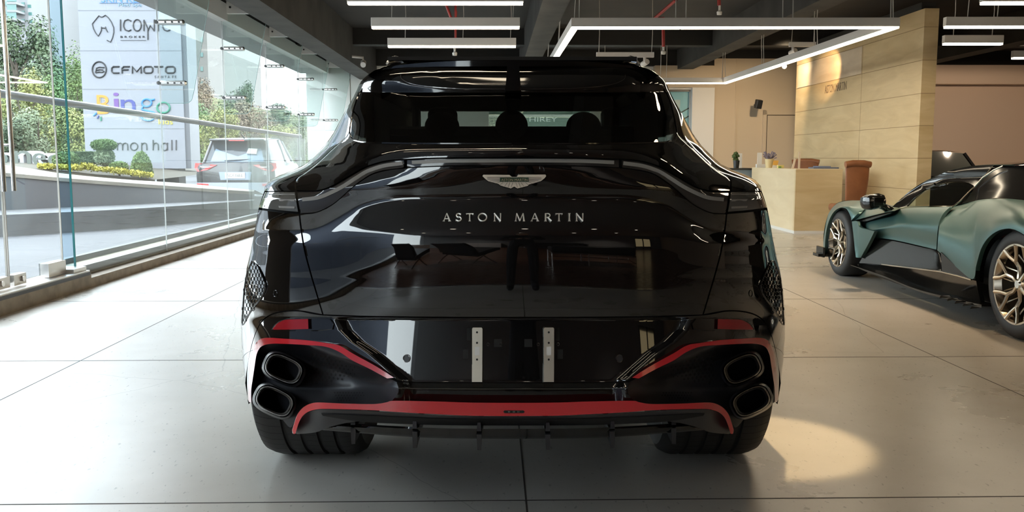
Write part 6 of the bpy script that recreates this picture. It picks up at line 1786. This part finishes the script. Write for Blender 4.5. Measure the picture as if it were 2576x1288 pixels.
def rear_tucson(t, put, hw, L, H):
    lamp = mat('tail_lamp_red', (.55, .03, .03), .2); amber = mat('tail_lamp_pale', (.60, .50, .48), .2)
    def quad(nm, pts, mt, th=.02, par=None):
        m = MB(); m.slab([Vector(p) for p in pts], (0, -th, 0)); return put(m).build(nm, mt, par or t)
    for s in (-1, 1):
        tl_ = quad('tail_lamp', [(s * .40, .02, H * .585), (s * .66, .04, H * .605), (s * .90, .12, H * .615), (s * .92, .12, H * .54), (s * .84, .06, H * .485), (s * .62, .02, H * .51)], lamp, .05)
        quad('lamp_lens', [(s * .50, .0, H * .556), (s * .78, .02, H * .566), (s * .76, .02, H * .55), (s * .62, .0, H * .545)], amber, .04, tl_)
        quad('bumper_reflector', [(s * .60, .02, H * .30), (s * .86, .04, H * .31), (s * .86, .04, H * .275), (s * .60, .02, H * .265)], lamp, .05)
    quad('rear_window', [(-.60, .24, H * .635), (.60, .24, H * .635), (.50, .44, H * .86), (-.50, .44, H * .86)], mat('rear_window_blue', (.16, .22, .30), .05), .02)
    quad('window_sticker', [(.20, .33, H * .76), (.42, .33, H * .75), (.44, .38, H * .83), (.24, .38, H * .84)], white_paint, .05)
    m = MB(); m.box((0, .40, H * .965), (1.24, .34, .05), None, .02); sp = put(m).build('roof_spoiler', silver, t)
    m = MB(); m.box((0, .22, H * .955), (.34, .02, .02)); put(m).build('brake_light', lamp, sp)
    m = MB(); m.tube([(-.28, .20, H * .65), (.0, .22, H * .66), (.30, .26, H * .67)], .012, 6); put(m).build('wiper', black_plastic, t)
    quad('plate_recess', [(-.36, .0, H * .48), (.36, .0, H * .48), (.33, .0, H * .36), (-.33, .0, H * .36)], mat('recess_blue', (.22, .27, .34), .3), .03)
    p_ = quad('number_plate', [(-.22, -.03, H * .47), (.22, -.03, H * .47), (.22, -.03, H * .385), (-.22, -.03, H * .385)], white_paint, .02)
    m = MB(); text_fit(m, 'NCX-068-E', (-.17, -.052, H * .405), (1, 0, 0), (0, 0, 1), .34, .07, -.004); put(m).build('plate_text', ink, p_)
    m = MB(); m.tube([Vector((.10 * cos(a), .02, H * .565 + .05 * sin(a))) for a in [2 * pi * k / 24 for k in range(24)]], .012, 6, closed=True)
    m.tube([(-.04, .02, H * .565 + .035), (-.03, .02, H * .565 - .035)], .011, 6); m.tube([(.04, .02, H * .565 - .035), (.03, .02, H * .565 + .035)], .011, 6); m.tube([(-.035, .02, H * .565), (.035, .02, H * .565)], .011, 6)
    put(m).build('maker_badge', chrome, t)
    quad('bumper', [(-.86, .04, H * .32), (.86, .04, H * .32), (.84, .04, H * .2), (-.84, .04, H * .2)], mat('bumper_pale', (.30, .33, .38), .35), .05)
    m = MB(); m.tube([(0.06, .75, H * 1.0), (.0, .60, H * 1.08)], [.02, .008], 6); put(m).build('antenna', black_plastic, t)
car_shell('parked_suv', 'silver-grey SUV parked outside behind the glass front, seen from its rear', (-6.28, 20.3, .12), .07, 4.3, 1.86, 1.50, silver, car_glass, rear_tucson)
car_shell('parked_suv', 'dark vehicle parked behind the stone wall, only its window corner showing', (9.4, 17.9, 0), 1.35, 4.5, 1.9, 1.30, mat('dark_car_paint', (.010, .010, .011), .15), mat('dark_car_glass', (.07, .075, .07), .08))

# shop sign across the way, seen through the cabin of the black SUV
m = MB(); m.rbox(-.6, 2.9, 22.6, 22.7, 0, 3.5); m.rbox(-.7, -.6, 20.5, 22.7, 0, 3.5); m.rbox(2.9, 3.0, 20.5, 22.7, 0, 3.5); m.rbox(-.7, 3.0, 20.5, 22.7, 3.4, 3.5)
w_ = m.build('wall_shop', mat('shop_front_grey', (.22, .27, .24), .6)); tag(w_, kind='structure')
m = MB(); m.rbox(-.1, 2.2, 20.38, 20.40, 1.05, 2.3); w2 = m.build('window_12', pane); tag(w2, kind='structure')
m = MB(); a = P(1332, 306, 22.55); b = P(1402, 295, 22.55); text_fit(m, 'HIREY', a, (1, 0, 0), (0, 0, 1), b.x - a.x, b.z - a.z, -.02)
o = m.build('shop_sign', mat('white_letters', (.85, .85, .84), .5)); tag(o, 'white shop lettering seen through the cabin of the black SUV', 'sign')
m = MB(); m.rbox(-.6, 2.9, 22.55, 22.6, 2.18, 2.24); tag(m.build('trim_14', white_wall), kind='structure')
# ------------------------------------------------------------------ lounge behind the camera, mirrored in the black paint
hide = mat('black_leather', (.010, .010, .011), .4)
def lounge_chair(lb, c, yaw, w=.78):
    t = thing('lounge_chair', lb, 'chair', c, 'black leather lounge chairs behind the camera')
    Rz = Matrix.Rotation(yaw, 4, 'Z'); c = Vector(c)
    def put(m): m.v = [tuple(Rz @ Vector(v) + c) for v in m.v]; return m
    def pad(p0, p1, th, nm):
        m = MB(); n = 7
        d = (Vector(p1) - Vector(p0)); L = d.length; d.normalize(); nr = Vector((0, -d.z, d.y)); rows = []
        for i in range(2 * n + 1):
            f = i / (2 * n); row = []
            for j in range(2 * n + 1):
                g = j / (2 * n); q = .012 * abs(sin(pi * f * n)) * abs(sin(pi * g * n))
                row.append(Vector((-w / 2 + w * g, 0, 0)) + Vector(p0) + d * (L * f) + nr * (th + q))
            rows.append(row)
        bk = [[p - nr * th for p in r] for r in (rows[0], rows[-1])]
        m.grid(rows, True); m.grid([bk[0], rows[0]], False); m.grid([rows[-1], bk[1]], False); m.grid([bk[0], bk[1]], False)
        m.grid([[r[0] for r in rows], [bk[0][0].lerp(bk[1][0], k / (2 * n)) for k in range(2 * n + 1)]], False); m.grid([[r[-1] for r in rows], [bk[0][-1].lerp(bk[1][-1], k / (2 * n)) for k in range(2 * n + 1)]], False)
        return put(m).build(nm, hide, t)
    pad((0, .38, .43), (0, -.22, .30), .09, 'seat'); pad((0, -.20, .32), (0, -.52, .86), .09, 'backrest')
    for s in (-1, 1):
        x = s * w * .47
        m = MB(); m.tube([(x, -.55, .88), (x, -.38, .55), (x, -.1, .27), (x, .2, .08), (x, .34, .0)], .014, 8); m.tube([(x, .42, .42), (x, .12, .30), (x, -.18, .14), (x, -.34, .0)], .014, 8)
        put(m).build('frame', chrome, t)
    return t
lounge_chair('black buttoned lounge chair with chrome frame mirrored at the left of the tailgate', (-2.25, -3.2, 0), 3.5)
lounge_chair('black buttoned lounge chair mirrored left of the centre of the tailgate', (-.95, -3.6, 0), 3.9, 1.2)
def bench():
    t = thing('daybed', 'black upholstered bench with chrome rails mirrored right of the centre', 'bench', (1.9, -3.6, 0))
    m = MB(); m.box((1.9, -3.6, .40), (2.3, .85, .22), None, .05); m.build('cushion', hide, t)
    for z in (.28, .12):
        m = MB(); m.tube([(.76, -3.18, z), (3.04, -3.18, z), (3.04, -4.02, z), (.76, -4.02, z)], .011, 8, closed=True); m.build('rail', chrome, t)
    for x in (.76, 1.52, 2.28, 3.04):
        for y in (-3.18, -4.02):
            m = MB(); m.cyl((x, y, 0), (x, y, .30), .012, 8); m.build('leg', chrome, t)
bench()
def sofa():
    t = thing('sofa', 'dark low sofa along the back wall, mirrored above the bench', 'sofa', (1.4, -8.4, 0))
    m = MB(); m.box((1.4, -8.3, .32), (2.4, .9, .3), None, .06); m.build('seat', hide, t)
    m = MB(); m.box((1.4, -8.75, .62), (2.4, .22, .45), None, .06); m.build('backrest', hide, t)
    for x in (.3, 2.5):
        m = MB(); m.box((x, -8.3, .5), (.2, .9, .4), None, .05); m.build('arm', hide, t)
    for x in (.4, 2.4):
        for y in (-7.95, -8.65):
            m = MB(); m.cyl((x, y, 0), (x, y, .18), .02, 8); m.build('leg', chrome, t)
sofa()
def sideboard(lb, x0, x1, y0, y1, h):
    t = thing('sideboard', lb, 'cabinet', ((x0 + x1) / 2, (y0 + y1) / 2, 0), 'white sideboards in the lounge')
    m = MB(); m.box(((x0 + x1) / 2, (y0 + y1) / 2, h / 2), (x1 - x0, y1 - y0, h), None, .01); m.build('body', mat('sideboard_white', (.45, .44, .43), .5), t)
    m = MB(); m.box(((x0 + x1) / 2, y1 + .004, h / 2), (.008, .01, h * .9)); m.build('door_gap', gap_m, t)
sideboard('white sideboard by the glass, mirrored at the far left of the tailgate', -3.3, -2.5, -6.4, -4.6, .62)
sideboard('white sideboard at the back wall, mirrored behind the lounge chairs', -2.0, -.4, -9.1, -8.6, .75)
def doorway():
    m = MB(); m.rbox(5.6, 7.2, -9.205, -9.19, .3, 2.05); d = m.build('door_5', glow('lit_doorway', (1.0, .78, .42), .9)); tag(d, kind='structure')
    m = MB(); m.rbox(5.52, 5.6, -9.21, -9.16, 0, 2.12); m.rbox(6.3, 6.42, -9.21, -9.16, 0, 2.12); m.rbox(7.2, 7.28, -9.21, -9.16, 0, 2.12); m.rbox(5.52, 7.28, -9.21, -9.16, 2.05, 2.12); m.build('door_frame', darkmetal, d)
doorway()
# person taking the picture
def photographer():
    c = Vector((.12, -.62, 0))
    t = thing('person', 'person in dark clothes standing behind the camera holding up a phone', 'person', c)
    def skin(name, pts, edges, rads, mt, par, sub=2):
        me = bpy.data.meshes.new(name); me.from_pydata([tuple(Vector(p) + c) for p in pts], edges, [])
        o = bpy.data.objects.new(name, me); link(o, par)
        sk = o.modifiers.new('skin', 'SKIN'); o.modifiers.new('sub', 'SUBSURF').levels = sub; o.modifiers['sub'].render_levels = sub
        for v, r in zip(me.skin_vertices[0].data, rads): v.radius = (r, r * (.8 if r > .09 else 1))
        me.skin_vertices[0].data[0].use_root = True
        me.materials.append(mt)
        for p in me.polygons: p.use_smooth = True
        return o
    cloth = mat('dark_clothes', (.012, .012, .014), .85); skin_m = mat('skin', (.42, .25, .18), .5)
    pts = [(0, 0, .88), (0, .0, 1.05), (0, 0, 1.25), (0, -.01, 1.38), (0, .0, 1.46), (0, .02, 1.55), (0, .03, 1.62),
           (.10, 0, .82), (.13, .01, .46), (.14, -.02, .09), (.15, .13, .04), (-.10, 0, .82), (-.13, .01, .46), (-.14, -.02, .09), (-.15, .13, .04),
           (.18, -.01, 1.35), (.24, .02, 1.10), (.11, .28, 1.14), (-.18, -.01, 1.35), (-.24, .02, 1.10), (-.11, .28, 1.14), (.07, .36, 1.15), (-.07, .36, 1.15)]
    ed = [(0, 1), (1, 2), (2, 3), (3, 4), (4, 5), (5, 6), (0, 7), (7, 8), (8, 9), (9, 10), (0, 11), (11, 12), (12, 13), (13, 14), (3, 15), (15, 16), (16, 17), (3, 18), (18, 19), (19, 20), (17, 21), (20, 22)]
    rd = [.15, .14, .155, .14, .055, .085, .075, .095, .07, .05, .045, .095, .07, .05, .045, .065, .05, .036, .065, .05, .036, .03, .03]
    body = skin('body', pts, ed, rd, cloth, t)
    m = MB(); m.sphere(c + Vector((0, .03, 1.58)), .1, 20, 14, (.82, .95, 1.15)); hd = m.build('head', skin_m, t)
    m = MB(); m.sphere(c + Vector((0, .005, 1.61)), .105, 20, 12, (.84, .95, 1.05)); m.v = [v if v[1] < c.y + .06 or v[2] > 1.64 else (v[0], min(v[1], c.y + .06), v[2]) for v in m.v]; m.build('hair', mat('dark_hair', (.01, .008, .007), .6), hd)
    m = MB()
    for s in (-1, 1): m.sphere(c + Vector((s * .032, .118, 1.59)), .012, 10, 8)
    m.sphere(c + Vector((0, .128, 1.565)), .014, 10, 8, (.8, 1, 1.4)); m.box(c + Vector((0, .118, 1.525)), (.045, .01, .01)); m.build('face', mat('lip_tone', (.25, .12, .10), .5), hd)
    for s in (-1, 1):
        m = MB(); b = c + Vector((s * .062, .385, 1.15)); m.sphere(b, .036, 12, 8, (.6, 1.0, 1.15))
        for k in range(4): m.tube([b + Vector((0, .02, .03 - .02 * k)), b + Vector((-s * .02, .045, .032 - .021 * k)), b + Vector((-s * .045, .038, .03 - .02 * k))], [.009, .008, .007], 7)
        m.tube([b + Vector((0, -.01, .035)), b + Vector((-s * .02, -.012, .05)), b + Vector((-s * .04, -.005, .045))], [.011, .009, .008], 7)
        m.build('hand', skin_m, t)
    m = MB(); m.box(c + Vector((0, .412, 1.155)), (.15, .009, .075), None, .004); o = m.build('phone', black_plastic); tag(o, 'black phone held sideways in the hands of the person', 'phone')
photographer()
